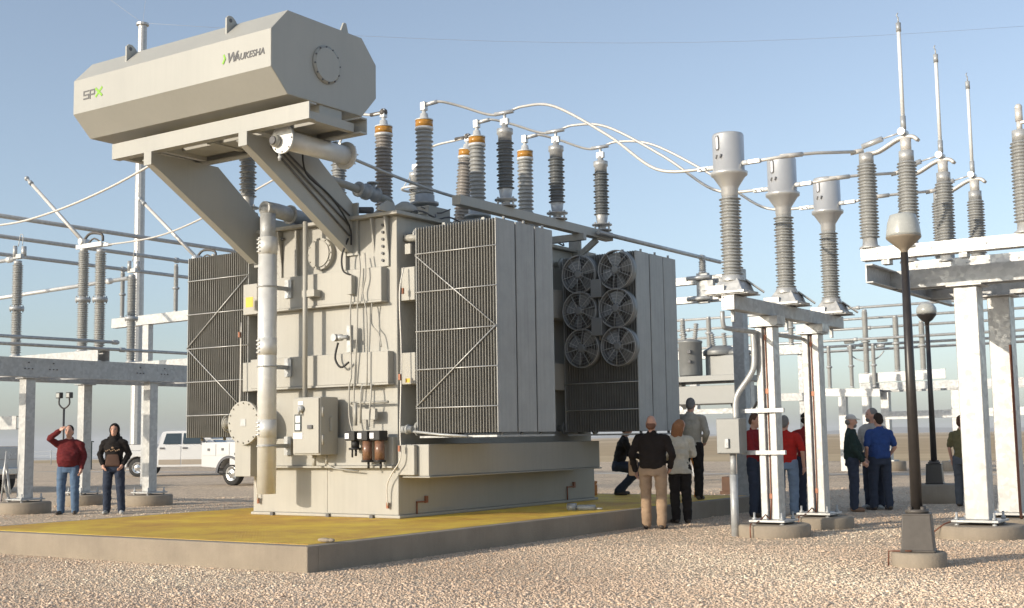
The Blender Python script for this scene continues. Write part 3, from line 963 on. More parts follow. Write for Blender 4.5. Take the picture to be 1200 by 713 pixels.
# ground cable down the right corner and left corner
g = MB()
g.tube([(-11.50,14.13,3.9),(-11.52,14.05,3.5),(-11.50,14.06,2.6),(-11.50,14.02,1.6),(-11.48,14.0,1.15),(-11.62,14.0,.95),(-11.75,14.02,.75),(-11.76,14.05,.47)], .010, 6, 4)
g.tube([(-14.76,14.05,3.3),(-14.74,14.02,2.6),(-14.72,14.0,1.5),(-14.6,13.98,1.12),(-14.42,14.0,.95),(-14.36,14.04,.52)], .010, 6, 4)
g.build("ground_cable", M['cable'], XF)
g = MB()
for x, y, z in ((-11.77,14.06,.47),(-14.37,14.06,.5),(-11.49,13.99,1.28),(-11.50,14.1,3.55),(-11.50,14.02,2.3),(-14.75,14.0,3.1)):
    g.cbox((x,y,z),(.032,.03,.085))
for x, y, z in ((-11.585,14.6,.50),(-11.585,18.75,.55)):
    g.cbox((x,y,z),(.02,.22,.022)); g.cbox((x,y+.12,z+.03),(.03,.06,.10)); g.cyl((x,y-.1,.3),(x,y-.1,z),.012,n=6)
g.build("ground_clamp", M['copper'], XF)
# flanged drum on the lower left
g = MB()
c = (-14.36, 13.72, 1.70)
g.cyl((c[0],13.74,c[2]),(c[0],14.1,c[2]),.27,n=36); g.lathe([(.335,0),(.335,.06)], c, (0,1,0), 40)
for k in range(16):
    a = k*math.pi/8
    g.cyl((c[0]+.305*math.cos(a),13.70,c[2]+.305*math.sin(a)),(c[0]+.305*math.cos(a),13.73,c[2]+.305*math.sin(a)),.013,n=6)
dr = g.build("flanged_hatch", M['tank'], XF)
g = MB(); g.box(c[0]-.06,c[0]+.06,13.712,13.719,c[2]-.05,c[2]+.06); g.build("name_plate", M['galv_dull'], dr)
g = MB(); g.lathe([(.09,0),(.09,.03),(.05,.04),(.05,.16),(.09,.17),(.09,.2)], (c[0]-.30,13.85,c[2]), (-1,0,0), 18); g.torus((c[0]-.46,13.85,c[2]),.13,.012,(1,0,0),20,6); g.build("side_valve", M['tank'], dr)
g = MB(); g.box(-14.62,-14.28,13.80,14.08,.88,1.48); g.build("hatch_apron", M['tank'], dr, bevel=.006)
# control cabinet
g = MB(); g.box(-13.24,-12.70,13.66,14.04,1.20,2.05); cab = g.build("control_cabinet", M['tank'], XF, bevel=.012)
g = MB(); g.box(-13.225,-12.715,13.635,13.658,1.225,2.035); dd = g.build("cabinet_door", M['tank'], cab, bevel=.006)
g = MB(); g.box(-13.19,-13.05,13.628,13.634,1.55,1.80); g.build("gauge_window", M['glassd'], dd)
g = MB(); g.box(-13.165,-13.075,13.622,13.627,1.68,1.78); g.box(-13.165,-13.075,13.622,13.627,1.57,1.66); g.build("gauge_dial", M['whitelabel'], dd)
g = MB(); g.box(-13.21,-13.03,13.628,13.634,1.44,1.53); g.box(-13.12,-13.02,13.628,13.634,1.94,1.99); g.build("door_label", M['whitelabel'], dd)
g = MB(); g.lathe([(.05,0),(.055,.03),(.03,.06)], (-13.05,13.634,1.88), (0,-1,0), 16); g.cyl((-13.05,13.58,1.90),(-13.05,13.58,1.80),.018,n=8); g.build("rotary_switch", M['galv_dull'], dd)
g = MB(); g.box(-12.92,-12.83,13.612,13.634,1.585,1.64); g.build("door_handle", M['ink'], dd)
g = MB()
for z in (1.42, 1.83): g.cyl((-12.694,13.70,z-.07),(-12.694,13.70,z+.07),.018,n=8)
g.box(-12.697,-12.66,13.85,13.90,1.55,1.75); g.cyl((-13.0,13.85,1.2),(-13.0,13.85,1.04),.03,n=8); g.cyl((-12.8,13.9,1.2),(-12.8,13.9,1.06),.02,n=8)
g.tube([(-12.8,13.9,1.06),(-12.7,13.95,1.0),(-12.25,13.98,.96)], .012, 6)
g.build("cabinet_hinge", M['tank'], cab)
# three dehydrating breathers
for i, x in enumerate((-12.26,-12.02,-11.79)):
    g = MB(); g.box(x-.09,x+.09,13.80,13.99,1.40,1.54); b_ = g.build("breather", M['black'], XF, bevel=.012)
    g = MB(); g.box(x-.085,x-.01,13.79,13.799,1.43,1.51); g.build("breather_label", M['whitelabel'], b_)
    g = MB()
    if i > 0:
        g.cyl((x+.01,13.90,1.12),(x+.01,13.90,1.40),.072,n=18)
        g.build("silica_cylinder", M['brownglass'], b_)
    else:
        g.cyl((x+.02,13.90,1.30),(x+.02,13.90,1.40),.06,n=18)
        g.build("silica_cylinder", M['black'], b_)
    g = MB(); zb = 1.12 if i else 1.30
    g.cyl((x+.01,13.90,zb-.03),(x+.01,13.90,zb),.088,n=16); g.cyl((x+.03,13.90,zb-.12),(x+.03,13.90,zb-.03),.018,n=8)
    if not i: g.cyl((x-.02,13.88,zb-.14),(x-.02,13.88,zb-.03),.014,n=8)
    g.build("breather_base", M['black'], b_)
g = MB(); g.box(-12.15,-11.9,13.94,14.0,1.70,1.86); g.build("junction_plate", M['tank'], XF, bevel=.004)
g = MB(); g.cyl((-11.7,14.0,1.95),(-12.45,14.0,1.95),.02,n=8); g.cyl((-12.28,13.95,1.95),(-12.28,13.95,1.62),.028,n=10); g.build("sampling_pipe", M['tank'], XF)
g = MB(); g.lathe([(.05,0),(.05,.1),(.07,.1),(.07,.13),(.05,.13),(.05,.2)], (-11.55,14.12,1.55), (1,0,0), 16); g.tube([(-11.35,14.12,1.52),(-10.9,14.16,1.47),(-10.4,14.15,1.44)], .018, 8); g.build("drain_valve", M['galv_dull'], XF)
# small stickers
g = MB(); g.box(-14.60,-14.44,13.985,13.991,3.52,3.68); g.build("warning_sticker", M['yellowlabel'], XF)
g = MB(); g.box(-11.47,-11.39,14.110,14.117,2.22,2.28); g.build("warning_sticker", M['yellowlabel'], XF)

# ---- bushings, arresters and pipework on the cover
def lean(p, ax, h): return Vector(p)+Vector(ax).normalized()*h
def bushing(p, H, tall, m1, tilt=(0,0,1), r=.15):
    """porcelain bushing: turret, sheds, amber sight ring, metal head and terminal"""
    ax = Vector(tilt).normalized()
    b_ = MB(); n = int(H*(17 if tall else 15))
    b_.lathe(shed_profile(H, r*.74, r, n, .93), p, ax, 22)
    o = b_.build("bushing", m1, XF)
    g = MB(); g.lathe([(r*.95,0),(r*.95,.11)], lean(p,ax,H+.05), ax, 22); g.build("sight_ring", M['gold'], o)
    g = MB(); g.lathe([(r*.8,0),(r*1.0,.01),(r*1.0,.05)], lean(p,ax,H), ax, 22); g.lathe([(r*.98,0),(r*.98,.02),(r*.5,.035),(r*.4,.12),(r*.22,.13),(r*.22,.28)], lean(p,ax,H+.16), ax, 20); g.build("bushing_head", M['alu'], o)
    g = MB(); t = lean(p,ax,H+.40); g.cbox(t,(.1,.09,.14)); g.build("terminal", M['alubright'], o, bevel=.01)
    g = MB(); g.lathe([(r*1.5,0),(r*1.5,.04),(r*1.05,.05),(r*1.05,.16),(r*.9,.18)], lean(p,ax,-.17), ax, 22); g.build("bushing_flange", M['galv_dull'], o)
    return lean(p, ax, H+.42)
def turret(x, y, z1, r=.26):
    g = MB(); g.lathe([(r*1.15,0),(r*1.15,.03),(r,.035),(r,z1-ZT-.13),(r*1.18,z1-ZT-.12),(r*1.18,z1-ZT-.06)], (x,y,ZT+.055), (0,0,1), 26); g.build("bushing_turret", M['tank'], XF)
LV = []
for y, z in ((15.65,5.30),(17.10,5.30),(18.58,5.32)):
    g = MB(); g.box(-12.62,-12.0,y-.28,y+.28,ZT+.055,5.06); g.build("bushing_box", M['tank'], XF, bevel=.01)
    LV.append(bushing((-12.3,y,z), 1.05, False, M['porcl']))
HV = []
for y, t in ((15.95,(0,0,1)),(18.1,(.06,.06,1))):
    turret(-13.4, y, 5.15)
    HV.append(bushing((-13.4,y,5.17), 1.30, True, M['porcb'], t, .155))
def arrester(p, H, m1, name="surge_arrester", ring=False):
    g = MB(); g.lathe(shed_profile(H, .10, .145, int(H*20), .85), (p[0],p[1],p[2]+.28), (0,0,1), 20); o = g.build(name, m1, XF)
    g = MB()
    g.lathe([(.17,0),(.17,.02),(.07,.03),(.07,.09),(.18,.10),(.18,.12),(.09,.13),(.11,.27),(.11,.29)], p, (0,0,1), 20)
    for k in range(3):
        a = k*2.1; g.cyl((p[0]+.14*math.cos(a),p[1]+.14*math.sin(a),p[2]-.03),(p[0]+.14*math.cos(a),p[1]+.14*math.sin(a),p[2]+.15),.016,n=6)
    g.build("arrester_base", M['galv'], o)
    g = MB(); t = p[2]+.28+H
    g.lathe([(.11,0),(.11,.1),(.13,.12),(.13,.2),(.06,.21),(.04,.3)], (p[0],p[1],t), (0,0,1), 20); g.cbox((p[0],p[1],t+.32),(.14,.06,.1))
    g.build("arrester_cap", M['galv'], o)
    if ring:
        g = MB(); g.torus((p[0],p[1],t-.12), .27, .025, (0,0,1), 28, 8)
        for k in range(3):
            a = k*2.1; g.cyl((p[0]+.1*math.cos(a),p[1]+.1*math.sin(a),t+.15),(p[0]+.27*math.cos(a),p[1]+.27*math.sin(a),t-.12),.01,n=6)
        g.build("grading_ring", M['alu'], o)
    return Vector((p[0],p[1],t+.34))
AR = [arrester((-11.15,y,5.06), .78, M['porcd']) for y in (16.27,17.80,19.30)]
AH = [arrester((-14.95,y,5.10), .95, M['porc'], ring=(y > 18)) for y in (14.35,16.55,18.75)]
g = MB()
g.box(-11.23,-11.07,14.95,19.55,4.90,5.05)
for y in (16.9, 19.1):
    g.bar((-11.55,y,4.60),(-11.15,y,4.88),.08,.10); g.box(-11.7,-11.5,y-.06,y+.06,4.55,4.9)
g.box(-11.7,-11.0,18.4,18.5,4.78,4.9)
g.build("arrester_beam", M['tank'], XF, bevel=.006)
g = MB()
g.box(-15.03,-14.87,14.0,19.2,4.92,5.08)
for y in (14.6, 16.9, 18.9):
    g.bar((-14.5,y,4.55),(-14.95,y,4.90),.08,.10)
g.build("arrester_beam", M['tank'], XF, bevel=.006)
# pipework: header from conservator, gas relay, relief dome
g = MB()
g.tube([(-12.75,12.9,5.9),(-12.75,13.2,5.45),(-12.75,14.6,5.27),(-12.75,15.2,5.22)], .06, 14, 4)
g.build("oil_pipe", M['tank'], XF)
g = MB(); g.lathe([(.06,0),(.12,.0),(.12,.04),(.1,.05),(.1,.16),(.13,.17),(.13,.22),(.09,.23),(.09,.4),(.12,.41),(.12,.45),(.06,.46)], (-12.75,14.55,5.28), (0,1,-.07), 20); g.cyl((-12.75,14.9,5.25),(-12.75,14.9,5.42),.05,n=12); g.lathe([(.09,0),(.09,.02)],(-12.75,14.9,5.42),(0,0,1),16); g.build("gas_relay", M['galv_dull'], XF)
g = MB(); g.tube([(-12.75,15.15,5.22),(-12.75,15.35,5.15),(-12.75,15.38,4.72)], .06, 14, 4); g.build("oil_pipe", M['tank'], XF)
g = MB(); g.tube([(-12.1,12.95,5.60),(-11.9,14.4,5.35),(-11.75,15.4,5.22),(-11.7,16.6,5.18)], .025, 8, 4); g.build("cable_conduit", M['galv_dull'], XF)
g = MB(); g.lathe([(.18,0),(.18,.1),(.2,.1),(.2,.14),(.17,.2),(.06,.27)], (-11.98,14.75,ZT+.06), (0,0,1), 22); g.build("pressure_relief_dome", M['tank'], XF)
g = MB(); g.lathe([(.12,0),(.12,.12),(.14,.12),(.14,.16),(.1,.2),(.03,.24)], (-11.86,16.55,ZT+.06), (0,0,1), 22); g.box(-12.0,-11.75,17.9,18.2,ZT+.06,ZT+.3); g.box(-11.95,-11.7,14.95,15.1,ZT+.06,ZT+.16); g.build("cover_fitting", M['tank'], XF)
g = MB()
for i in range(6):
    y = 14.6+i*.75
    g.tube([(-11.9,y,ZT+.1),(-11.75,y+.2,ZT+.18),(-11.7,y+.5,ZT+.12),(-11.85,y+.75,ZT+.2)], .014, 6, 4)
g.tube([(-13.2,14.2,ZT+.2),(-12.6,14.2,ZT+.2),(-12.2,14.25,ZT+.16)], .05, 10)
g.tube([(-12.1,15.3,ZT+.35),(-12.0,15.6,ZT+.28),(-11.9,15.8,ZT+.36)], .012, 6, 4)
g.build("cover_cabling", M['ink'], XF)
g = MB(); g.cyl((-11.62,14.3,4.36),(-11.3,14.45,4.36),.055,n=12); g.lathe([(.1,0),(.1,.03)],(-11.34,14.43,4.36),(1,.3,0),16); g.box(-11.52,-11.42,14.18,14.22,4.1,4.25); g.build("radiator_valve", M['tank'], XF)
# rigid tube leaving towards the back right, and its carrier
# ---------------------------------------------------------------- steel frames, switches, instrument transformers
def pier(x, y, r=.5, h=.17, label="", group="round concrete piers under the steel columns"):
    g = MB(); g.lathe([(r,-.2),(r,h-.025),(r-.025,h)], (0,0,0), (0,0,1), 40)
    o = g.build("concrete_pier", M['conc']); o.location = (x,y,0)
    return tag(o, label, "concrete pier", group)
def column(root, x, y, z0, z1, w=.30, d=.28, galv='galv', groove=False, plate=.52):
    g = MB()
    if groove:
        g.box(x-w/2, x-w*.12, y-d/2, y+d/2, z0+.03, z1); g.box(x+w*.12, x+w/2, y-d/2, y+d/2, z0+.03, z1)
        g.box(x-w*.12, x+w*.12, y-d/2+.05, y+d/2-.05, z0+.03, z1)
    else:
        g.box(x-w/2, x+w/2, y-d/2, y+d/2, z0+.03, z1)
    c = g.build("column", M[galv], root, bevel=.012)
    g = MB(); g.box(x-plate/2, x+plate/2, y-plate/2, y+plate/2, z0, z0+.03)
    g.box(x-w*.75, x+w*.75, y-d*.75, y+d*.75, z1-.0, z1+.022)
    g.build("base_plate", M[galv], c, bevel=.004)
    g = MB()
    for i in (-1,1):
        for j in (-1,1):
            a, b_ = x+i*(plate/2-.06), y+j*(plate/2-.06)
            g.cyl((a,b_,z0-.05),(a,b_,z0+.13),.016,n=8); g.cyl((a,b_,z0+.031),(a,b_,z0+.06),.032,n=6); g.cyl((a,b_,z0-.05),(a,b_,z0-.02),.032,n=6)
    g.build("anchor_bolt", M['galv_dull'], c)
    return c
def channel(mb, p0, p1, h, fl, side=1, t=.018):
    """C-channel: web with two flanges, p0->p1 along the bottom of the web"""
    p0, p1 = Vector(p0), Vector(p1); d = (p1-p0).normalized(); n = Vector((-d.y,d.x,0))*side
    Z = Vector((0,0,1))
    mb.prism([p0, p1, p1+Z*h, p0+Z*h], n*t)
    mb.prism([p0+n*t, p1+n*t, p1+n*fl, p0+n*fl], Z*t)
    mb.prism([p0+n*t+Z*(h-t), p1+n*t+Z*(h-t), p1+n*fl+Z*(h-t), p0+n*fl+Z*(h-t)], Z*t)

# ---- instrument transformers on their frame right of the pad
CTX = -6.95
fr = empty("instrument_transformer_stand", (CTX, 17.5, 0.17), "white galvanised stand of two columns and a long box beam right of the concrete pad", "steel stand")
for y in (16.62, 18.36):
    pier(CTX-.02, y, .50, .17, "round concrete pier under the %s column of the stand right of the pad" % ("nearer" if y < 17 else "farther"))
    column(fr, CTX-.02, y, .20, 2.90, .27, .22, groove=True)
g = MB(); g.box(CTX-.08, CTX+.08, 15.32, 19.50, 3.055, 3.245); bm_ = g.build("beam", M['galv_dull'], fr, bevel=.006)
g = MB(); g.box(CTX-.088, CTX+.088, 15.30, 15.318, 3.05, 3.25)
for i in (-1,1):
    for z in (3.08, 3.22): g.cyl((CTX+i*.065,15.285,z),(CTX+i*.065,15.30,z),.009,n=6)
g.build("end_plate", M['galv'], bm_)
g = MB()
for y in (16.62, 18.36): g.box(CTX-.22, CTX+.20, y-.14, y+.14, 2.925, 3.05)
g.build("beam_seat", M['galv'], fr, bevel=.004)
g = MB()
g.tube([(CTX-.12,15.38,3.04),(CTX-.12,15.40,2.86),(CTX-.12,15.6,2.82),(CTX-.14,17.2,2.84),(CTX-.14,18.2,2.84)], .032, 8, 4)
for y in (15.5, 17.35, 19.2): g.box(CTX-.04, CTX+.0, y-.03, y+.03, 2.90, 3.054)
g.build("secondary_conduit", M['galv_dull'], fr)
g = MB()
for y in (16.62, 18.36):
    for z in (.55, 2.0, 2.75): g.cbox((CTX-.02,y-.072,z),(.04,.015,.07))
    g.tube([(CTX-.02,y-.07,2.9),(CTX-.02,y-.07,.45),(CTX-.08,y-.14,.3),(CTX-.14,y-.3,.2),(CTX-.14,y-.52,.19),(CTX-.14,y-.53,.0)], .009, 6, 3)
g.build("ground_strap", M['copper'], fr)
def current_transformer(y, label):
    r = empty("current_transformer", (CTX, y, 3.25), label, "current transformer", "current transformers on the stand right of the pad")
    g = MB()
    g.box(CTX-.30, CTX+.26, y-.24, y+.24, 3.262, 3.30)
    g.prism([(CTX-.24,y-.20,3.30),(CTX+.22,y-.20,3.30),(CTX+.12,y-.12,3.47),(CTX-.12,y-.12,3.47)], (0,.40,0))
    g.box(CTX-.27, CTX-.03, y-.22, y-.19, 3.30, 3.38)
    for k in (-1,1): g.box(CTX-.3, CTX+.3, y+k*.18-.03, y+k*.18+.03, 3.247, 3.2615)
    g.bar((CTX+.12,y+.15,3.47),(CTX+.34,y+.24,3.29),.12,.02)
    g.lathe([(.17,0),(.15,.06),(.13,.09)], (CTX,y,3.44), (0,0,1), 20)
    g.build("base", M['galv'], r, bevel=.005)
    g = MB(); g.lathe(shed_profile(1.06, .105, .150, 25, .90), (CTX,y,3.52), (0,0,1), 22); g.build("insulator", M['porc'], r)
    g = MB()
    g.lathe([(.105,0),(.11,.05),(.115,.06),(.115,.14),(.13,.17),(.215,.30),(.245,.32),(.25,.36),(.212,.38),(.212,.86),(.20,.885),(.12,.895)], (CTX,y,4.56), (0,0,1), 36)
    h = g.build("head", M['alubright'], r)
    g = MB(); g.lathe([(.02,0),(.02,.01)], (CTX,y,5.455), (0,0,1), 8)
    vx, vy = math.cos(R(-108)), math.sin(R(-108))
    sl = [(-.02,-.10),(.02,-.10),(.032,-.07),(.032,.07),(.02,.10),(-.02,.10),(-.032,.07),(-.032,-.07)]
    px, py = CTX+.213*vx, y+.213*vy
    g.prism([(px-vy*a*1.0, py+vx*a, 5.30+b_) for a, b_ in sl], (vx*.006, vy*.006, 0))
    g.build("sight_glass", M['ink'], h)
    g = MB(); g.prism([(px+vx*.007-vy*a*.62, py+vy*.007+vx*a*.62, 5.30+b_*.85) for a, b_ in sl], (vx*.004, vy*.004, 0)); g.build("oil_level_strip", M['whitelabel'], h)
    g = MB()
    for k in (-.03, .045): g.bar((px+vx*.002-vy*k, py+vy*.002+vx*k, 5.09),(px+vx*.002-vy*(k+.02), py+vy*.002+vx*(k+.02), 5.14),.012,.02)
    g.build("drain_plug", M['ink'], h)
    g = MB()
    for s in (-1, 1):
        g.cyl((CTX+s*.2,y-.02*s,5.02),(CTX+s*.31,y-.02*s,5.02),.035,n=12); g.cbox((CTX+s*.38,y-.02*s,5.02),(.16,.07,.05))
        for k in (.34,.42):
            g.cyl((CTX+s*k,y-.06,5.02),(CTX+s*k,y+.05,5.02),.012,n=6)
    g.build("terminal_pad", M['alu'], h)
    return r
current_transformer(15.48, "nearest and leftmost of the three silver topped current transformers on the box beam")
current_transformer(17.35, "middle one of the three silver topped current transformers on the box beam")
current_transformer(19.20, "farthest and rightmost of the three silver topped current transformers on the box beam")
# junction box on a pipe, strutted to the nearer column
jb = empty("junction_box", (-7.42, 16.33, 0), "grey steel junction box on an upright pipe, strutted to the nearer column of the stand", "junction box")
g = MB(); g.box(-7.60,-7.24,16.20,16.42,1.14,1.63); bx = g.build("enclosure", M['fan'], jb, bevel=.01)
g = MB(); g.box(-7.59,-7.25,16.185,16.198,1.15,1.62); g.build("lid", M['fan'], bx, bevel=.005)
g = MB(); g.box(-7.46,-7.40,16.15,16.184,1.22,1.35); g.build("latch", M['galv_dull'], bx, bevel=.005)
g = MB(); g.cyl((-7.42,16.33,-.1),(-7.42,16.33,.85),.055,n=16); g.cyl((-7.42,16.33,.85),(-7.42,16.33,1.14),.042,n=16); g.build("pipe_post", M['galv_dull'], jb)
g = MB(); g.tube([(-7.36,16.34,1.62),(-7.36,16.35,1.85),(-7.31,16.37,2.0),(-7.16,16.42,2.22),(-7.1,16.44,2.4),(-7.1,16.44,2.85)], .042, 12, 5); g.build("conduit", M['galv'], jb)
g = MB()
for z in (1.73, 1.15): g.box(-7.34,-6.70,16.455,16.505,z-.03,z+.03)
g.build("strut", M['galv'], jb, bevel=.004)

# ---- disconnect switch frame at the right
DZ = 3.37
ff = empty("switch_frame", (-4.4, 18.2, 0.2), "tall white galvanised switch frame at the right edge with broad square columns", "steel frame")
for x, y in ((-4.41,17.45),(-4.38,19.12)):
    pier(x, y, .56, .17, "round concrete pier under the %s of the two broad columns at the right edge" % ("nearer" if y < 18 else "farther"))
    column(ff, x, y, .21, DZ-.03, .31, .30, plate=.60)
g = MB()
channel(g, (-5.42,16.30,DZ), (-5.42,20.35,DZ), .25, .10, -1)
e_ = g.build("end_channel", M['galv_dull'], ff)
g = MB()
for y in (17.30, 17.62, 18.98, 19.28):
    channel(g, (-5.40,y,DZ), (-2.2,y,DZ), .25, .10, 1 if y in (17.30,18.98) else -1)
g.build("cross_channel", M['galv_dull'], ff)
g = MB()
for i in range(2):
    y0 = 17.62 if i == 0 else 17.62
    g.bar((-5.3,17.7,DZ+.12),(-3.2,18.95,DZ+.12),.06,.02); g.bar((-5.3,18.95,DZ+.13),(-3.2,17.7,DZ+.145),.06,.02)
g.build("bracing", M['galv'], ff)
g = MB()
for y in (17.3, 19.12):
    for k in range(4):
        g.cyl((-5.45,y+(k%2)*.16,DZ+.06+(k//2)*.12),(-5.42,y+(k%2)*.16,DZ+.06+(k//2)*.12),.014,n=6)
g.build("bolt_group", M['ink'], ff)
g = MB(); g.tube([(-4.15,18.55,2.6),(-4.13,18.5,.3),(-4.10,18.4,.2)], .02, 8); g.build("operating_rod", M['copper'], ff)
g = MB()
g.tube([(-4.70,17.32,.21),(-4.78,17.1,.19),(-4.95,17.0,.05),(-5.05,16.95,.0)], .010, 6, 3)
g.build("ground_wire", M['copper'], ff)

def post_ins(root, p, H, r=.135, m1='porc', cap=.14, base=.14, n=None, name="insulator"):
    """station post: flared iron base, porcelain sheds, iron cap"""
    g = MB(); L = H-cap-base
    g.lathe(shed_profile(L, r*.70, r, n or int(L*24), .94), (p[0],p[1],p[2]+base), (0,0,1), 20)
    o = g.build(name, M[m1], root)
    g = MB()
    g.lathe([(r*1.05,0),(r*1.05,.02),(r*.75,.05),(r*.7,base)], p, (0,0,1), 18)
    g.lathe([(r*.72,0),(r*.72,cap)], (p[0],p[1],p[2]+H-cap), (0,0,1), 18)
    g.build("end_fitting", M['galv'], o)
    return o
def right_switch(y, label, jaw=True):
    r = empty("disconnect_switch", (-4.9, y, DZ+.25), label, "disconnect switch", "open disconnect switches on the frame at the right edge")
    zb = 3.855
    g = MB(); channel(g, (-5.52,y-.10,zb-.165), (-3.0,y-.10,zb-.165), .165, .10, 1); channel(g, (-5.52,y+.10,zb-.165), (-3.0,y+.10,zb-.165), .165, .08, -1)
    b_ = g.build("base_channel", M['galv'], r)
    g = MB()
    for x in (-5.2,-4.2,-3.4): g.box(x-.05,x+.05,y-.08,y+.08,DZ+.252,zb-.165)
    for x in (-5.3,-4.6,-3.9): g.cyl((x,y-.112,zb-.08),(x,y-.10,zb-.08),.014,n=6)
    g.build("base_spacer", M['galv_dull'], b_)
    post_ins(r, (-5.42,y,zb), 1.30); post_ins(r, (-4.88,y,zb-.04), 1.30)
    if jaw: post_ins(r, (-3.44,y,zb), 1.32)
    g = MB()                                                   # hinge casting between the two posts
    t = zb+1.30
    g.tube([(-5.42,y,t-.0),(-5.25,y,t+.01),(-4.98,y-.0,t+.14),(-4.80,y,t+.15),(-4.72,y,t+.09)], .028, 8, 4)
    g.tube([(-5.42,y+.06,t-.0),(-5.25,y+.06,t+.01),(-4.98,y+.06,t+.14),(-4.80,y+.06,t+.15),(-4.72,y+.06,t+.09)], .022, 8, 4)
    g.cyl((-4.88,y,t-.05),(-4.88,y,t+.13),.07,n=14)
    g.build("hinge_casting", M['cable'], r)
    g = MB(); g.cyl((-4.91,y-.09,t+.22),(-4.91,y+.11,t+.22),.048,n=16)
    g.cyl((-5.46,y-.02,t+.10),(-5.18,y-.02,t+.17),.038,n=12); g.cyl((-5.18,y-.02,t+.17),(-4.92,y-.02,t+.22),.012,n=8)
    g.build("counterbalance", M['alubright'], r)
    g = MB(); g.cyl((-4.90,y,t+.26),(-4.90,y,t+.44),.036,n=14); g.build("blade_socket", M['galv_dull'], r)
    g = MB(); g.cyl((-4.90,y,t+.42),(-4.90,y,t+1.62),.026,n=14); bl = g.build("blade", M['white'], r)
    g = MB(); g.cyl((-4.90,y,t+1.60),(-4.90,y,t+1.72),.034,n=14); g.cyl((-4.90,y,t+1.72),(-4.90,y,t+1.80),.010,n=6); g.tube([(-4.90,y,t+1.79),(-4.92,y,t+1.83),(-4.90,y,t+1.86)],.008,6); g.build("blade_tip", M['galv_dull'], bl)
    if jaw:
        g = MB(); g.cyl((-3.44,y,t+.02),(-3.44,y,t+.14),.035,n=12); g.cyl((-3.44,y,t+.14),(-3.44,y,t+.30),.045,n=14); g.sph((-3.44,y,t+.32),.048); g.cbox((-3.34,y,t+.12),(.16,.06,.03)); g.build("jaw_contact", M['cable'], r)
    return r
right_switch(16.55, "nearest and tallest looking of the three upright white switch blades at the right edge")
right_switch(18.30, "middle of the three upright white switch blades at the right edge")
right_switch(20.05, "farthest and shortest looking of the three upright white switch blades at the right edge")

# ---- conductors
def cable(name, pts, r, label, group=None, m1='cable', curve=8, cat="cable"):
    g = MB(); g.tube(pts, r, 8, curve)
    o = g.build(name, M[m1]); origin_to(o, pts[0])
    return tag(o, label, cat, group)
grp = "white flexible leads from the bushings to the current transformers"
for i in range(3):
    a, b_ = LV[i], AR[i]
    ys = (15.48, 17.35, 19.20)[i]
    e = Vector((CTX-.42, ys, 5.02))
    zz = b_.z+.12
    cable("flexible_lead", [a+Vector((-.02,0,0)), a+Vector((.25,.05,.03)), a+(b_-a)*.45+Vector((0,0,.10)), Vector((b_.x-.25,b_.y-.1,zz)), Vector((b_.x,b_.y,zz)), Vector((b_.x+.35,b_.y+.02,zz+.06)),
        Vector((b_.x+1.1,b_.y+(ys-b_.y)*.3,zz-.12)), Vector((b_.x+2.2,b_.y+(ys-b_.y)*.65,zz-.80)), Vector((b_.x+3.1,ys,5.12)), e], .022,
        ("pale lead arching highest from the nearest low bushing to the nearest current transformer", "pale lead from the middle low bushing arching over to the middle current transformer", "pale lead from the farthest low bushing arching over to the farthest current transformer")[i], grp)
    # clamps belong to the arrester tops of the big transformer
    g = MB(); g.cyl((b_.x-.16,b_.y-.05,zz-.005),(b_.x+.16,b_.y+.02,zz+.015),.034,n=10); g.cyl((b_.x,b_.y,b_.z-.02),(b_.x,b_.y,zz),.026,n=10); g.build("lead_clamp", M['alubright'], XF)
    g = MB(); g.cyl(a+Vector((0,0,0)), a+Vector((.24,.05,.03)), .034, n=10); g.build("lead_clamp", M['alubright'], XF)
    # rigid tube from the current transformer to the switch
    sy = (16.55, 18.30, 20.05)[i]
    g = MB(); g.tube([(CTX+.44,ys-.02,5.02),(-6.2,ys+.25*(sy-ys),5.10),(-5.9,ys+.45*(sy-ys),5.13),(-5.52,sy,5.20)], .022, 10)
    g.cyl((-6.3,ys+.2*(sy-ys),5.09),(-6.05,ys+.35*(sy-ys),5.115),.032,n=10); g.cyl((-5.62,sy-.05,5.185),(-5.45,sy,5.21),.034,n=10)
    o = g.build("bus_tube", M['cable']); origin_to(o, (CTX+.44,ys-.02,5.02))
    tag(o, ("short aluminium tube from the nearest current transformer to the nearest switch", "short aluminium tube from the middle current transformer to the middle switch", "short aluminium tube from the farthest current transformer to the farthest switch")[i], "bus tube", "short tubes between current transformers and switches")

# ---- switch frame at the left
LZ = 2.84
lf = empty("switch_frame", (-24.3, 17.8, 0.25), "long low galvanised switch frame at the left edge behind the two standing men", "steel frame")
for x, y, d in ((-23.4,16.2,"at the left edge, beside the man in red"),(-25.2,19.0,"partly behind the man in the hooded jacket"),(-23.4,19.45,"in front of the white pickup")):
    pier(x, y, .53, .24, "round concrete pier %s" % d)
    column(lf, x, y, .28, LZ-.03, .235, .235, plate=.58)
g = MB(); channel(g, (-23.22,13.0,LZ), (-23.22,23.6,LZ), .40, .12, 1); g.build("main_beam", M['galv_dull'], lf)
g = MB(); channel(g, (-25.05,13.0,LZ), (-25.05,23.6,LZ), .38, .12, 1)
for y in (14.2, 16.2, 17.9, 19.45, 21.2): channel(g, (-25.0,y,LZ+.04), (-23.36,y,LZ+.04), .22, .08, 1)
g.build("rear_beam", M['galv_dull'], lf)
g = MB()
for y in (16.0,16.6,18.9,19.6,20.6):
    for k in range(3): g.cyl((-23.215,y+k*.09,LZ+.17),(-23.20,y+k*.09,LZ+.17),.014,n=6)
    g.cyl((-23.215,y+.09,LZ+.30),(-23.20,y+.09,LZ+.30),.016,n=6)
g.build("bolt_group", M['ink'], lf)
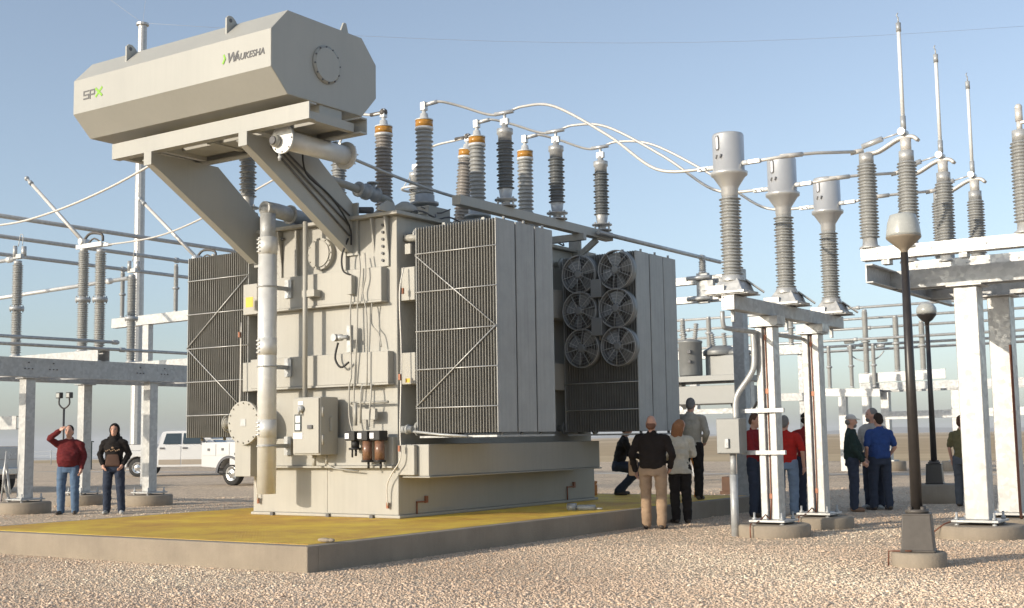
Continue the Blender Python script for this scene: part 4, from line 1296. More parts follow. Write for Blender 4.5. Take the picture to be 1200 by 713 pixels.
g = MB(); channel(g, (-25.3,16.05,1.75), (-23.55,16.05,1.75), .28, .1, 1); channel(g, (-30,16.05,1.75), (-25.4,16.05,1.75), .28, .1, 1); g.build("side_rail", M['galv'], lf)
g = MB()
g.tube([(-23.62,16.0,.25),(-23.7,15.9,.7),(-23.66,15.92,1.0),(-23.55,15.95,.4)], .03, 8, 3); g.cyl((-23.7,15.85,.26),(-23.55,15.85,1.3),.02,n=8)
g.build("operating_lever", M['galv'], lf)
def left_switch(y, label, hinge=True, jaw=True):
    r = empty("disconnect_switch", (-24.5, y, LZ+.40), label, "disconnect switch", "open disconnect switches on the frame at the left edge")
    zb = 3.50
    g = MB()
    channel(g, (-26.9,y-.16,zb-.255), (-23.25,y-.16,zb-.255), .25, .1, 1); channel(g, (-26.9,y+.16,zb-.255), (-23.25,y+.16,zb-.255), .25, .1, -1)
    g.build("base_channel", M['galv'], r)
    def double(x, h):
        for k in range(2):
            o = post_ins(r, (x,y,zb+k*h/2), h/2, .13, 'porcl', .09, .09)
        g = MB(); g.lathe([(.11,-.05),(.17,-.04),(.17,.04),(.11,.05)], (x,y,zb+h/2), (0,0,1), 18)
        for k in range(6): g.cyl((x+.14*math.cos(k*1.05),y+.14*math.sin(k*1.05),zb+h/2-.08),(x+.14*math.cos(k*1.05),y+.14*math.sin(k*1.05),zb+h/2+.08),.016,n=6)
        g.build("middle_flange", M['galv_dull'], r)
    if hinge:
        double(-24.02, 2.36); double(-23.42, 2.28)
        t = zb+2.36
        g = MB(); g.box(-24.2,-23.3,y-.09,y-.05,t-.02,t+.08); g.box(-24.2,-23.3,y+.05,y+.09,t-.02,t+.08); g.cyl((-24.02,y-.12,t+.15),(-24.02,y+.12,t+.15),.07,n=14)
        g.cyl((-24.02,y,t),(-24.02,y,t+.2),.09,n=14); g.cbox((-23.25,y,t-.0),(.3,.1,.06))
        g.build("hinge_casting", M['alu'], r)
        g = MB(); g.tube([(-24.0,y,t+.2),(-23.8,y,t+.32),(-23.4,y,t+.26),(-23.36,y,t+.1)], .03, 8, 3); g.tube([(-23.9,y+.03,t+.1),(-23.7,y+.03,t+.2),(-23.4,y+.03,t+.05)], .02, 8, 3); g.build("crank_link", M['bronze2'], r)
        g = MB(); p, q = Vector((-24.05,y,t+.16)), Vector((-26.0,y,t+1.72)); g.cyl(p, q, .048, .040, n=14); bl = g.build("blade", M['cable'], r)
        d = (q-p).normalized(); g = MB(); g.cyl(q, q+d*.28, .03, n=10); g.cyl(q+d*.05, q+d*.14, .055, n=10); g.sph(q+d*.3, .06); g.build("blade_tip", M['galv_dull'], bl)
    if jaw:
        double(-26.5, 2.30); t = zb+2.30
        g = MB(); g.cbox((-26.45,y,t+.1),(.3,.14,.1)); g.cyl((-26.55,y-.05,t+.1),(-26.55,y-.05,t+.36),.05,n=10); g.cyl((-26.35,y+.05,t+.1),(-26.35,y+.05,t+.34),.06,n=10); g.tube([(-26.5,y,t+.35),(-26.42,y,t+.62),(-26.32,y,t+.58),(-26.34,y,t+.36)],.010,6,4); g.build("jaw_contact", M['galv'], r)
    return r
left_switch(18.0, "open switch with slanting blade between the paired insulators left of the steel mast")
left_switch(21.36, "open switch whose slanting blade crosses the steel mast beside the left radiators")
left_switch(14.6, "switch base at the far left whose insulators are out of view", hinge=False, jaw=False) if False else None
def straight_tube(name, p, q, r, label, group=None, m1='alu', joints=()):
    g = MB(); g.cyl(p, q, r, n=14)
    p, q = Vector(p), Vector(q)
    for j in joints:
        c = p+(q-p)*j; d = (q-p).normalized()
        g.lathe([(r,-.08),(r*1.5,-.06),(r*1.5,.06),(r,.08)], c, d, 14)
    o = g.build(name, M[m1]); origin_to(o, p)
    return tag(o, label, "bus tube", group)
straight_tube("bus_tube", (-26.65,18.0,5.86), (-36,18.0,5.80), .05, "aluminium tube leaving the left switch frame at the left edge, level with the insulator tops", joints=(.02,))
straight_tube("bus_tube", (-26.65,21.36,5.72), (-42,21.36,5.45), .055, "long pale tube behind the paired insulators running to the left edge", joints=(.05,))
straight_tube("bus_tube", (-23.0,11.5,3.62), (-23.0,18.2,3.66), .035, "upper of the two thin grey tubes low in front of the left insulators", m1='galv_dull', joints=(.985,))
straight_tube("bus_tube", (-22.95,11.5,3.47), (-22.95,24.5,3.52), .035, "lower of the two thin grey tubes low in front of the left insulators", m1='galv_dull', joints=(.52,))
# high side jumpers
cable("slack_conductor", [AH[0]+Vector((0,0,.02)), (-16.5,14.35,6.45), (-18.6,14.45,6.02), (-20.4,14.5,5.77), (-22.1,14.6,5.74), (-24.5,14.6,5.95)], .022, "slack bare conductor sagging from behind the oil tank to the top left edge", "slack conductors from the transformer to the left switches")
cable("slack_conductor", [AH[1]+Vector((0,0,.02)), (-16.5,16.7,6.35), (-18.8,17.1,5.95), (-21,17.6,5.78), (-23.2,18.0,5.86)], .020, "thin slack conductor from behind the arm to the paired insulators at left", "slack conductors from the transformer to the left switches")
cable("slack_conductor", [HV[0], HV[0]+Vector((-.25,0,.0)), (-14.3,16.2,7.02), AH[1]+Vector((.1,0,.15)), AH[1]], .022, "short lead from the left tall bushing top to the arrester behind the oil tank", "leads from the tall bushings to their arresters")
cable("slack_conductor", [HV[1], HV[1]+Vector((-.25,0,-.02)), (-14.2,18.3,6.85), AH[2]+Vector((.25,0,.12)), AH[2]], .022, "short lead from the leaning tall bushing to the arrester with the ring", "leads from the tall bushings to their arresters")
for h in HV:
    g = MB(); g.sph(h, .07); g.cyl(h, h+Vector((-.28,0,0)), .034, n=10); g.build("lead_clamp", M['bronze2'], XF)

# ---- tapered steel mast behind the left frame
g = MB(); b0 = (-57.0, 46.4, 0); g.lathe([(.34,0),(.245,25.4),(.36,25.4),(.36,25.52),(.05,25.55)], (0,0,0), (0,0,1), 12, smooth=False); g.lathe([(.5,0),(.5,.06)], (0,0,0), (0,0,1), 20)
o = g.build("steel_mast", M['galv']); o.location = b0; tag(o, "tall tapered galvanised steel mast rising behind the oil tank", "mast")
for i, (p, q) in enumerate((((-57.0,46.4,25.55),(-61.5,44.6,29.5)), ((-57.0,46.4,25.55),(-17,88,28.5)), ((-57.0,46.4,25.55),(-58.0,48.0,33.0)))):
    g = MB(); p, q = Vector(p), Vector(q); n = 14
    g.tube([p+(q-p)*(k/n)+Vector((0,0,-1.2*(1 if i == 1 else .1)*math.sin(math.pi*k/n))) for k in range(n+1)], .008, 5)
    o = g.build("shield_wire", M['galv_dull']); origin_to(o, p)
    tag(o, ("thin wire from the mast top to the upper left", "long thin wire from the mast top across the sky to the right", "thin wire from the mast top straight up")[i], "wire")
# ---- bus support behind the left frame
bs = empty("bus_support", (-34.6, 28.6, 0), "white T shaped bus support with thin post insulators, behind the mast", "bus support")
g = MB(); channel(g, (-35.4,27.7,5.35), (-28.5,27.7,5.42), .32, .12, 1); channel(g, (-35.4,27.95,5.35), (-28.5,27.95,5.42), .32, .12, -1); g.build("cross_beam", M['galv'], bs)
g = MB(); g.box(-33.82,-33.52,27.72,27.93,.0,5.36); g.build("column", M['galv'], bs, bevel=.01)
def thin_post(root, p, H, r=.085):
    o = post_ins(root, p, H, r, 'porcl', .08, .08, int(H*22))
    g = MB(); g.lathe([(r*.8,-.04),(r*1.35,-.03),(r*1.35,.03),(r*.8,.04)], (p[0],p[1],p[2]+H/2), (0,0,1), 12); g.build("middle_flange", M['galv_dull'], o)
for x in (-35.0, -32.3, -29.6): thin_post(bs, (x,27.82,5.69), 1.6)
grp = "high bus tubes running back behind the left switches"
for i, (x, z, d) in enumerate(((-35.0,7.36,"lowest of the three long grey tubes high behind the left switches"),(-32.3,7.42,"middle of the three long grey tubes high behind the left switches"),(-29.6,7.46,"topmost of the three long grey tubes high behind the left switches"))):
    straight_tube("bus_tube", (x,16.0,z), (x,42.0,z), .062, d, grp, 'galv_dull', (.455,))
# ---- frame for the low voltage bus just behind the pad
lb = empty("bus_support", (-10.3, 23.2, 0), "grey single column bus stand behind the pad, between the radiators and the stand", "bus support")
g = MB(); g.box(-10.42,-10.18,23.10,23.34,0,4.7); g.build("column", M['galv_dull'], lb, bevel=.012)
g = MB(); g.box(-12.3,-10.43,23.12,23.26,4.46,4.62); g.box(-12.3,-10.43,23.12,23.26,4.08,4.22); g.build("cross_beam", M['galv'], lb, bevel=.006)
g = MB(); g.box(-11.12,-10.88,23.0,23.11,4.05,4.66); g.cyl((-11.3,22.94,4.56),(-10.78,22.94,4.56),.045,n=10); g.cyl((-11.3,22.94,4.14),(-10.78,22.94,4.14),.045,n=10); g.box(-11.0,-10.75,22.98,23.1,4.3,4.5); g.build("clamp_bracket", M['galv_dull'], lb)
post_ins(lb, (-11.0,23.05,4.66), .30, .08, 'porc', .05, .05, 5)
straight_tube("bus_tube", (-11.0,18.9,4.97), (-11.0,23.9,4.98), .04, "grey tube running back from the arrester beam over the far radiators", m1='galv', joints=(.83,))

# ---- far bus structure at the right
BY = 46.3
grp_t = "pale bus tubes crossing behind the right hand side"
bf = empty("switch_frame", (-13.6, BY, 0), "pale far switch frame behind the three talking men", "steel frame")
for x in (-14.85, -12.30):
    pier(x, BY, .62, .35, "far concrete pier under the %s column behind the talking men" % ("left" if x < -13 else "right"), "far concrete piers")
    g = MB(); g.box(x-.15,x+.15,BY-.15,BY+.15,.35,2.88); c_ = g.build("column", M['galv'], bf, bevel=.01)
    g = MB(); g.box(x-.3,x+.3,BY-.3,BY+.3,.35,.40); g.build("base_plate", M['galv'], c_)
g = MB(); channel(g, (-15.7,BY-.3,2.95), (-8,BY-.3,2.95), .28, .12, 1); channel(g, (-15.7,BY+2.0,2.95), (-8,BY+2.0,2.95), .28, .12, 1); channel(g, (-15.68,BY-.28,2.97), (-15.68,BY+2,2.97), .24, .12, -1); channel(g, (-12.4,BY-.28,2.97), (-12.4,BY+2,2.97), .24, .12, -1); g.build("beam", M['galv_dull'], bf)
g = MB(); channel(g, (-15.7,BY-.35,3.24), (-12.55,BY-.35,3.30), .34, .12, 1); g.build("switch_base", M['galv'], bf)
g = MB(); channel(g, (-15.0,BY-.18,1.88), (-6.0,BY-.18,1.98), .28, .1, 1); g.build("side_rail", M['galv'], bf)
for x, z0, H in ((-15.42,3.58,2.4),(-14.28,3.62,2.05),(-13.34,3.62,1.8)): thin_post(bf, (x,BY-.25,z0), H, .12)
g = MB()
for s in (-1,1):
    g.cyl((-15.42+s*.45,BY-.25,4.82),(-15.42+s*.80,BY-.25,4.82),.09,n=10); g.cyl((-15.42+s*.4,BY-.25,4.60),(-15.42+s*.7,BY-.25,4.60),.07,n=10)
g.tube([(-16.1,BY-.25,4.4),(-15.8,BY-.25,4.15),(-15.42,BY-.25,4.05),(-15.0,BY-.25,4.15),(-14.75,BY-.25,4.4)], .025, 6, 4)
g.build("jaw_contact", M['galv_dull'], bf)
bt = empty("bus_support", (-15.9, BY, 0), "far T shaped bus stand with thin posts left of the far switch frame", "bus support")
g = MB(); channel(g, (-17.0,BY-.5,2.80), (-14.9,BY-.5,2.72), .28, .12, 1); g.build("cross_beam", M['galv'], bt)
for x in (-16.35,-15.45):
    g = MB(); g.box(x-.14,x+.14,BY-.46,BY-.2,0,2.76); g.build("column", M['galv'], bt)
for x in (-16.8,-15.95,-15.1): thin_post(bt, (x,BY-.42,3.08), 1.6, .085)
for i, (z, dy, d) in enumerate(((6.10,.0,"topmost"),(5.74,.6,"second highest"),(5.42,1.2,"third highest"),(4.88,-.4,"third lowest"),(4.70,.2,"second lowest"),(4.56,.8,"lowest"))):
    straight_tube("bus_tube", (-30,BY+dy,z), (-7,BY+dy,z-.02), .05, "%s of the pale tubes crossing behind the right hand side" % d, grp_t, 'galv', (.3,.62))
# ---- oil filled regulator and breaker on a stand, seen between radiators and the pipe post
rg_ = empty("voltage_regulator", (-17.3, 35.2, 3.15), "grey can shaped regulator with two bushings, beside the radiators", "regulator")
g = MB(); g.lathe([(.34,0),(.36,.04),(.36,1.0),(.38,1.02),(.38,1.08),(.15,1.14)], (-17.3,35.2,3.22), (0,0,1), 26); g.build("can", M['fan'], rg_)
for x in (-.18,.16):
    g = MB(); g.lathe(shed_profile(.55,.05,.09,8), (-17.3+x,35.2,4.30), (x*.8,0,1), 12); g.build("bushing", M['porcl'], rg_)
g = MB(); g.cbox((-17.15,34.83,3.95),(.1,.08,.1)); g.cbox((-17.15,34.83,3.65),(.08,.06,.08)); g.build("gauge", M['ink'], rg_)
br = empty("circuit_breaker", (-16.5, 35.8, 2.9), "pale domed breaker tank with small bushings, left of the grey column", "circuit breaker")
g = MB(); g.box(-16.95,-15.75,35.5,36.3,3.2,3.85); g.lathe([(.55,0),(.55,.15),(.3,.3)], (-16.6,35.9,3.85), (0,0,1), 22); g.lathe([(.4,0),(.4,.1),(.2,.2)], (-16.0,35.9,3.85), (0,0,1), 22); g.build("tank", M['fan'], br, bevel=.03)
for x in (-16.8,-16.4,-16.0):
    g = MB(); g.lathe(shed_profile(.45,.05,.09,7), (x,35.8,4.1), (0,-.2,1), 12); g.build("bushing", M['porcl'], br)
es = empty("equipment_stand", (-16.8, 35.6, 0), "steel stand carrying the regulator and breaker, its platform darkened to stand for shade", "steel stand")
g = MB(); g.box(-18.2,-15.4,34.7,36.6,3.02,3.2); g.box(-17.9,-15.6,34.9,36.4,2.35,2.9); g.build("platform", M['fan'], es, bevel=.01)  # dark paint on the platform stands for the shade it lies in
for x in (-17.9,-15.6):
    g = MB(); g.box(x-.13,x+.13,35.5,35.76,0,3.02); g.build("column", M['galv'], es)
g = MB(); g.box(-18.6,-14.8,35.2,35.35,2.05,2.2); g.build("rail", M['galv_dull'], es)
ef = empty("bus_support", (-17.0, 40.0, 0), "hazy steel frame with short posts behind the regulator and breaker", "bus support")
g = MB(); channel(g, (-20.5,39.9,4.05), (-15.2,39.9,4.05), .3, .12, 1); g.build("cross_beam", M['galv_dull'], ef)
g = MB(); channel(g, (-20.5,39.95,2.5), (-15.2,39.95,2.5), .25, .12, 1); g.build("lower_beam", M['galv_dull'], ef)
for x in (-19.6,-17.7,-15.6):
    g = MB(); g.box(x-.13,x+.13,40.03,40.28,0,4.05); g.build("column", M['galv_dull'], ef)
for x in (-19.9,-18.9,-17.9,-16.9,-15.9): thin_post(ef, (x,39.95,4.36), 1.15, .10)
pf = empty("perimeter_fence", (-75, 58, 0), "thin wire fence on low posts at the far edge of the yard, left", "fence")
g = MB()
for z in (.35,.65,.95): g.cyl((-112,58,z),(-42,58,z),.014,n=5)
g.build("fence_wire", M['galv_dull'], pf)
for i in range(19):
    g = MB(); x = -112+i*3.9; g.cyl((x,58.06,-.1),(x,58.06,1.05),.035,n=8); g.build("post", M['galv_dull'], pf)
cable("slack_cable", [(-15.7,34.6,2.3), (-15.3,34.2,1.95), (-14.7,33.6,2.0), (-14.2,33.0,2.3)], .04, "black cable drooping beside the man in the beige jacket", m1='black')
# ---------------------------------------------------------------- lamp posts, vehicles, loose things
def lamp_post(x, y, pier_r, pier_h, label, plabel, clear=False, rot=0):
    g = MB(); g.lathe([(pier_r,-.2),(pier_r,pier_h-.02),(pier_r-.02,pier_h)], (0,0,0), (0,0,1), 36)
    o = g.build("concrete_pier", M['conc']); o.location = (x,y,0); tag(o, plabel, "concrete pier", "round concrete piers under the lamp posts")
    r = empty("lamp_post", (0,0,0), label, "lamp post", "lamp posts")
    z = 0
    def sq(a, h): return [(-a,-a,h),(a,-a,h),(a,a,h),(-a,a,h)]
    g = MB()
    rings = [(.175,0),(.175,.02),(.165,.03),(.145,.38),(.15,.40)]
    vs = []; fs = []
    for a, h in rings: vs += sq(a, h)
    for i in range(len(rings)-1):
        for k in range(4): fs.append((i*4+k, i*4+(k+1)%4, (i+1)*4+(k+1)%4, (i+1)*4+k))
    fs += [(3,2,1,0), tuple(len(vs)-4+k for k in range(4))]
    g.add(vs, fs); g.build("base_cover", M['bronze2'] if not clear else M['bronze'], r, bevel=.012)
    g = MB(); g.cyl((0,0,.40),(0,0,.44),.12,n=20)
    for k in range(4): g.cyl((.09*math.cos(k*1.57+.78),.09*math.sin(k*1.57+.78),.40),(.09*math.cos(k*1.57+.78),.09*math.sin(k*1.57+.78),.47),.025,n=6)
    g.build("base_flange", M['bronze2'], r)
    g = MB(); g.lathe([(.062,0),(.04,2.76)], (0,0,.42), (0,0,1), 20); g.build("pole", M['bronze'], r)
    g = MB()
    if clear:
        g.lathe([(.04,0),(.05,.06),(.11,.10),(.19,.20),(.195,.22)], (0,0,3.17), (0,0,1), 28); g.build("fitter", M['bronze'], r)
        g = MB(); g.lathe([(.185,0),(.20,.06),(.19,.13),(.14,.20),(.05,.235)], (0,0,3.39), (0,0,1), 28); g.build("globe", M['globe'], r)
    else:
        g.lathe([(.035,0),(.04,.06),(.055,.08),(.09,.11),(.178,.19),(.186,.205),(.186,.215)], (0,0,3.14), (0,0,1), 32); g.build("fitter", M['globe2'], r)
        g = MB(); g.lathe([(.183,0),(.182,.03),(.165,.15),(.135,.235),(.06,.255)], (0,0,3.355), (0,0,1), 32); g.build("globe", M['globe'], r)
    r.location = (x,y,pier_h); r.rotation_euler = (0,0,rot)
    return r
M['globe2'] = mat("tan_lamp_bowl", (0.27, 0.225, 0.17), 0.4)
lamp_post(-4.06, 13.52, .28, .15, "near lamp post with dark pole and frosted cup shaped globe", "round concrete pier under the near lamp post", rot=R(12))
lamp_post(-7.30, 25.6, .48, .37, "far dark lamp post with a clear topped globe, right of the talking men", "broad concrete pier under the far lamp post", True, rot=R(10))
g = MB(); g.tube([(-4.35,13.40,.0),(-4.34,13.40,.155),(-4.2,13.33,.165),(-4.08,13.33,.17)], .008, 6); o = g.build("ground_wire", M['copper']); origin_to(o,(-4.35,13.40,0)); tag(o, "thin copper wire over the near lamp post's pier", "wire")

# floodlight pair far left
r = empty("floodlight_pole", (-51.7, 37.8, 0), "far floodlight pole with two square lamps above the man in red", "floodlight")
g = MB(); g.cyl((-51.7,37.8,-.2),(-51.7,37.8,3.15),.05,n=10); g.tube([(-51.93,37.7,3.65),(-51.93,37.7,3.35),(-51.7,37.8,3.15),(-51.47,37.92,3.35),(-51.47,37.92,3.65)], .04, 8, 4); g.build("pole", M['bronze'], r)
for x, y in ((-51.93,37.7),(-51.47,37.92)):
    g = MB(); g.box(x-.15,x+.15,y-.10,y+.10,3.64,3.92); f = g.build("lamp_head", M['bronze'], r, bevel=.02)
    g = MB(); g.box(x-.11,x+.11,y-.11,y-.101,3.68,3.88); g.build("lens", M['globe'], f)
# dark cabinet beyond the man in red
r = empty("utility_cabinet", (-61.5, 45.9, 0), "dark green utility cabinet far behind the man in red", "cabinet")
g = MB(); g.box(-62.1,-60.9,45.4,46.5,-.1,1.55); b_ = g.build("body", M['darkgreen'], r, bevel=.04)
g = MB(); g.box(-62.16,-60.84,45.34,46.56,1.552,1.62); g.build("lid", M['darkgreen'], r, bevel=.02)
g = MB(); g.box(-62.0,-61.51,45.375,45.398,.1,1.45); g.box(-61.49,-61.0,45.375,45.398,.1,1.45); g.build("door", M['darkgreen'], b_)

# ---- vehicles
def wheel(root, x, y, side, r=.39, w=.25):
    g = MB(); g.lathe([(r*.62,-w/2),(r*.92,-w/2),(r,-w/2+.04),(r,w/2-.04),(r*.92,w/2),(r*.62,w/2),(r*.60,0),(r*.62,-w/2)], (x,y,r), (0,1,0), 32, caps=False)
    t = g.build("wheel", M['tyre'], root)
    g = MB(); s = side*(w/2)
    g.lathe([(r*.62,s*.9),(r*.60,s*.98),(r*.54,s*.7),(r*.2,s*.9),(r*.14,s*1.02),(.01,s*1.02)], (x,y,r), (0,1,0), 28, caps=False)
    g.build("rim", M['chrome'], t)
    g = MB()
    for k in range(6):
        a = k*math.pi/3; g.cyl((x+r*.40*math.cos(a),y+s*.80,r+r*.40*math.sin(a)),(x+r*.40*math.cos(a),y+s*.84,r+r*.40*math.sin(a)),r*.085,n=8)
    g.build("rim_hole", M['ink'], t)
def arc(cx, cz, r, a0, a1, n=10): return [(cx+r*math.cos(R(a0+(a1-a0)*k/n)), cz+r*math.sin(R(a0+(a1-a0)*k/n))) for k in range(n+1)]
def extrude_side(mb, prof, y0, y1):
    mb.prism([(x,y0,z) for x, z in prof], (0,y1-y0,0))
def pickup(label, paint, two_tone=True, utility=False):
    """crew cab pickup, nose towards +X, origin under its middle"""
    r = empty("utility_truck" if utility else "pickup_truck", (0,0,0), label, "utility truck" if utility else "pickup truck", None)
    W = .97
    xr, xf = -1.85, 1.95
    # lower body with wheel arches
    prof = [(-3.0,.62),(-3.0,1.12),(2.85,1.05),(2.95,.85),(2.95,.55),(2.5,.42)]
    prof += arc(xf,.40,.47,0,180)+[(1.3,.40),(-1.2,.40)]+arc(xr,.40,.47,0,180)+[(-2.5,.45)]
    if not utility:
        g = MB(); extrude_side(g, prof, -W, W); body = g.build("body", M[paint], r, bevel=.03)
        g = MB(); g.box(-3.0,-1.02,-W,-W+.10,1.12,1.38); g.box(-3.0,-1.02,W-.10,W,1.12,1.38); g.box(-3.02,-2.94,-W+.1,W-.1,1.0,1.37); g.box(-1.1,-1.02,-W+.1,W-.1,1.12,1.38); g.build("bed_side", M[paint], body, bevel=.02)
        g = MB(); g.box(-3.0,-1.02,-W-.004,-W+.12,1.382,1.40); g.box(-3.0,-1.02,W-.12,W+.004,1.382,1.40); g.build("bed_rail", M['ink'], body)
    else:
        p2 = [(-1.25,.45),(-1.25,1.15),(2.85,1.08),(2.95,.85),(2.95,.55),(2.5,.42)]+arc(xf,.40,.47,0,180)+[(1.3,.40)]
        g = MB(); extrude_side(g, p2, -W, W); body = g.build("body", M[paint], r, bevel=.03)
        p3 = [(-3.1,.62),(-3.1,1.42),(-1.28,1.42),(-1.28,.62)]+arc(xr,.40,.50,20,160)
        g = MB(); extrude_side(g, p3, -W-.06, W+.06); ub = g.build("service_body", M[paint], r, bevel=.015)
        for x0, x1, z0, z1 in ((-3.06,-2.45,.98,1.38),(-2.42,-1.86,1.0,1.38),(-1.83,-1.32,.68,1.38)):
            g = MB(); g.box(x0,x1,-W-.078,-W-.062,z0,z1); d_ = g.build("compartment_door", M[paint], ub, bevel=.006)
            g = MB(); g.box((x0+x1)/2-.05,(x0+x1)/2+.05,-W-.09,-W-.079,(z0+z1)/2-.04,(z0+z1)/2+.04); g.build("latch", M['ink'], d_)
        g = MB()
        for s in (-1,1):
            g.tube([(-3.0,s*(W-.02),1.42),(-3.0,s*(W-.02),1.52),(-1.4,s*(W-.02),1.52),(-1.4,s*(W-.02),1.42)], .02, 6)
        g.build("ladder_rail", M['galv_dull'], ub)
        g = MB()
        for s in (-1,): g.lathe([(.50,-.04),(.58,-.04),(.58,.04),(.50,.04),(.50,-.04)], (xr,s*(W+.06),.40), (0,1,0), 28, caps=False)
        v0 = len(g.v)
        g.v = [(x,y,max(z,.42)) for x,y,z in g.v]
        g.build("wheel_flare", M['ink'], ub)
    # cab: tapered greenhouse
    cab = [(-1.02,1.10),(-1.0,1.42),(-.82,1.90),(-.60,1.95),(.85,1.95),(1.05,1.90),(1.72,1.22),(1.72,1.05)]
    g = MB(); n = len(cab)
    def yy(z): return W-.01 if z < 1.3 else W-.01-.20*(z-1.3)/.65
    vs = [(x,-yy(z),z) for x, z in cab]+[(x,yy(z),z) for x, z in cab]
    g.add(vs, [tuple(range(n))[::-1], tuple(range(n,2*n))]+[(i,(i+1)%n,n+(i+1)%n,n+i) for i in range(n)])
    cb = g.build("cab", M[paint], r, bevel=.03)
    for s in (-1,1):
        for q in ([(-.74,1.38),(-.64,1.84),(.02,1.84),(.02,1.38)], [(.12,1.38),(.12,1.84),(.80,1.84),(1.22,1.38)]):
            g = MB(); g.prism([(x,s*(yy(z)+.004),z) for x, z in q], (0,s*.006,0)); g.build("side_window", M['glassd'], cb)
        for x0, x1 in ((-.92,.05),(.08,1.30)):
            g = MB(); g.prism([(x,s*(W+.001),z) for x, z in ((x0,.50),(x0,1.30),(x1,1.30),(x1,.50))], (0,s*.012,0)); d_ = g.build("door", M[paint], cb, bevel=.006)
            g = MB(); g.box(x0+.06,x0+.26,min(s*(W+.014),s*(W+.045)),max(s*(W+.014),s*(W+.045)),1.17,1.24); g.build("handle", M['ink'], d_)
            if two_tone:
                g = MB(); g.box(x0+.004,x1-.004,min(s*(W+.0145),s*(W+.018)),max(s*(W+.0145),s*(W+.018)),.505,.72); g.build("lower_trim", M['truck_tan'], d_)
        g = MB(); g.box(1.0,1.12,min(s*(W+.02),s*(W+.28)),max(s*(W+.02),s*(W+.28)),1.32,1.60); g.build("wing_mirror", M['ink'], cb, bevel=.02)
    g = MB(); g.prism([(1.10,-yy(1.86)+.08,1.865),(1.10,yy(1.86)-.08,1.865),(1.69,W-.1,1.27),(1.69,-W+.1,1.27)], (.012,0,.012)); g.build("windscreen", M['glassd'], cb)
    g = MB(); g.prism([(-.985,-.6,1.45),(-.985,.6,1.45),(-.83,.55,1.86),(-.83,-.55,1.86)], (-.012,0,.004)); g.build("rear_window", M['glassd'], cb)
    if not utility:
        for s in (-1,1):
            g = MB(); g.box(-3.03,-2.92,min(s*(W-.14),s*(W+.008)),max(s*(W-.14),s*(W+.008)),.92,1.30); g.build("tail_lamp", M['red'], body, bevel=.01)
        g = MB(); g.box(-3.18,-3.02,-.95,.95,.55,.76); g.build("rear_bumper", M['chrome'], body, bevel=.03)
    g = MB(); g.box(2.9,3.06,-.95,.95,.45,.68); g.build("front_bumper", M['chrome'], body, bevel=.03)
    for s in (-1,1):
        g = MB(); g.box(2.86,2.97,min(s*.55,s*.93),max(s*.55,s*.93),.82,1.0); g.build("headlight", M['globe'], body, bevel=.015)
    g = MB(); g.box(2.88,2.965,-.5,.5,.74,1.0); g.build("grille", M['chrome'], body)
    g = MB(); g.box(-2.9,2.8,-.55,.55,.42,.58); g.cyl((xr,-.75,.39),(xr,.75,.39),.09,n=10); g.cyl((xf,-.75,.39),(xf,.75,.39),.07,n=10); g.build("chassis", M['ink'], r)
    for x in (xr, xf):
        for s in (-1,1): wheel(r, x, s*(W-.14), s)
    return r
t = pickup("white crew cab pickup parked behind the left steel columns", 'truck'); t.location = (-43.03, 37.78, 0); t.rotation_euler = (0,0,R(31))
t = pickup("white service truck with side compartments, half hidden behind the left radiators", 'truck', False, True); t.location = (-29.35, 30.3, 0); t.rotation_euler = (0,0,R(4))
t = pickup("silver pickup cut off by the left edge of the picture", 'truck_grey', False); t.location = (-37.0, 22.9, 0); t.rotation_euler = (0,0,R(176))

# ---- loose things on the pad
g = MB(); g.cyl((-10.37,16.69,.335),(-10.24,16.73,.335),.058,.062,n=16); g.lathe([(.03,0),(.03,.02),(.045,.03),(.045,.30)], (-10.24,16.73,.325), (.95,.31,0), 14); g.cyl((-9.98,16.82,.31),(-9.85,16.86,.31),.014,n=8)
o = g.build("hose_nozzle", M['galv_dull']); origin_to(o, (-10.2,16.75,.285)); tag(o, "pale metal nozzle lying on the yellow grating near the pad edge", "nozzle")
g = MB(); rg = random.Random(4)
g.sph((-9.72,10.52,.31),(.10,.035,.026),14); g.sph((-9.63,10.53,.31),(.05,.03,.022),12)
o = g.build("flat_stone", M['conc']); origin_to(o, (-9.7,10.52,.285)); tag(o, "flat pale stone lying at the near corner of the yellow grating", "stone")
r = empty("tool_case", (-12.6, 21.0, .285), "orange tool case behind the tank beside the crouching worker", "tool case")
g = MB(); g.box(-12.95,-12.45,20.85,21.15,.285,.50); b_ = g.build("case_body", M['orange'], r, bevel=.02)
g = MB(); g.box(-12.95,-12.45,20.85,21.15,.504,.56); g.build("case_lid", M['orange'], b_, bevel=.015)
g = MB(); g.tube([(-12.78,20.83,.46),(-12.78,20.79,.46),(-12.62,20.79,.46),(-12.62,20.83,.46)], .012, 6); g.build("case_handle", M['black'], b_)
g = MB(); g.tube([(-10.35,20.75,.30),(-10.3,20.72,.55),(-10.33,20.72,.85),(-10.24,20.75,1.0),(-10.15,20.72,.7),(-10.18,20.75,.30)], .028, 8, 5)
o = g.build("orange_hose", M['orange']); origin_to(o, (-10.3,20.75,.285)); tag(o, "orange hose loop standing behind the man in the beige jacket", "hose")
r = empty("wooden_crate", (-12.5, 28.0, 0), "low brown wooden crate beyond the pad behind the pipe post", "crate")
g = MB(); M['wood'] = mat("rough_wood", (0.12,0.065,0.04), .8, var=.2, scale=6); g.box(-12.9,-12.2,27.7,28.3,.08,.42); g.build("crate_box", M['wood'], r, bevel=.01)
g = MB()
for y in (27.75, 28.2): g.box(-12.95,-12.15,y-.05,y+.05,.0,.08)
g.build("skid", M['wood'], r)
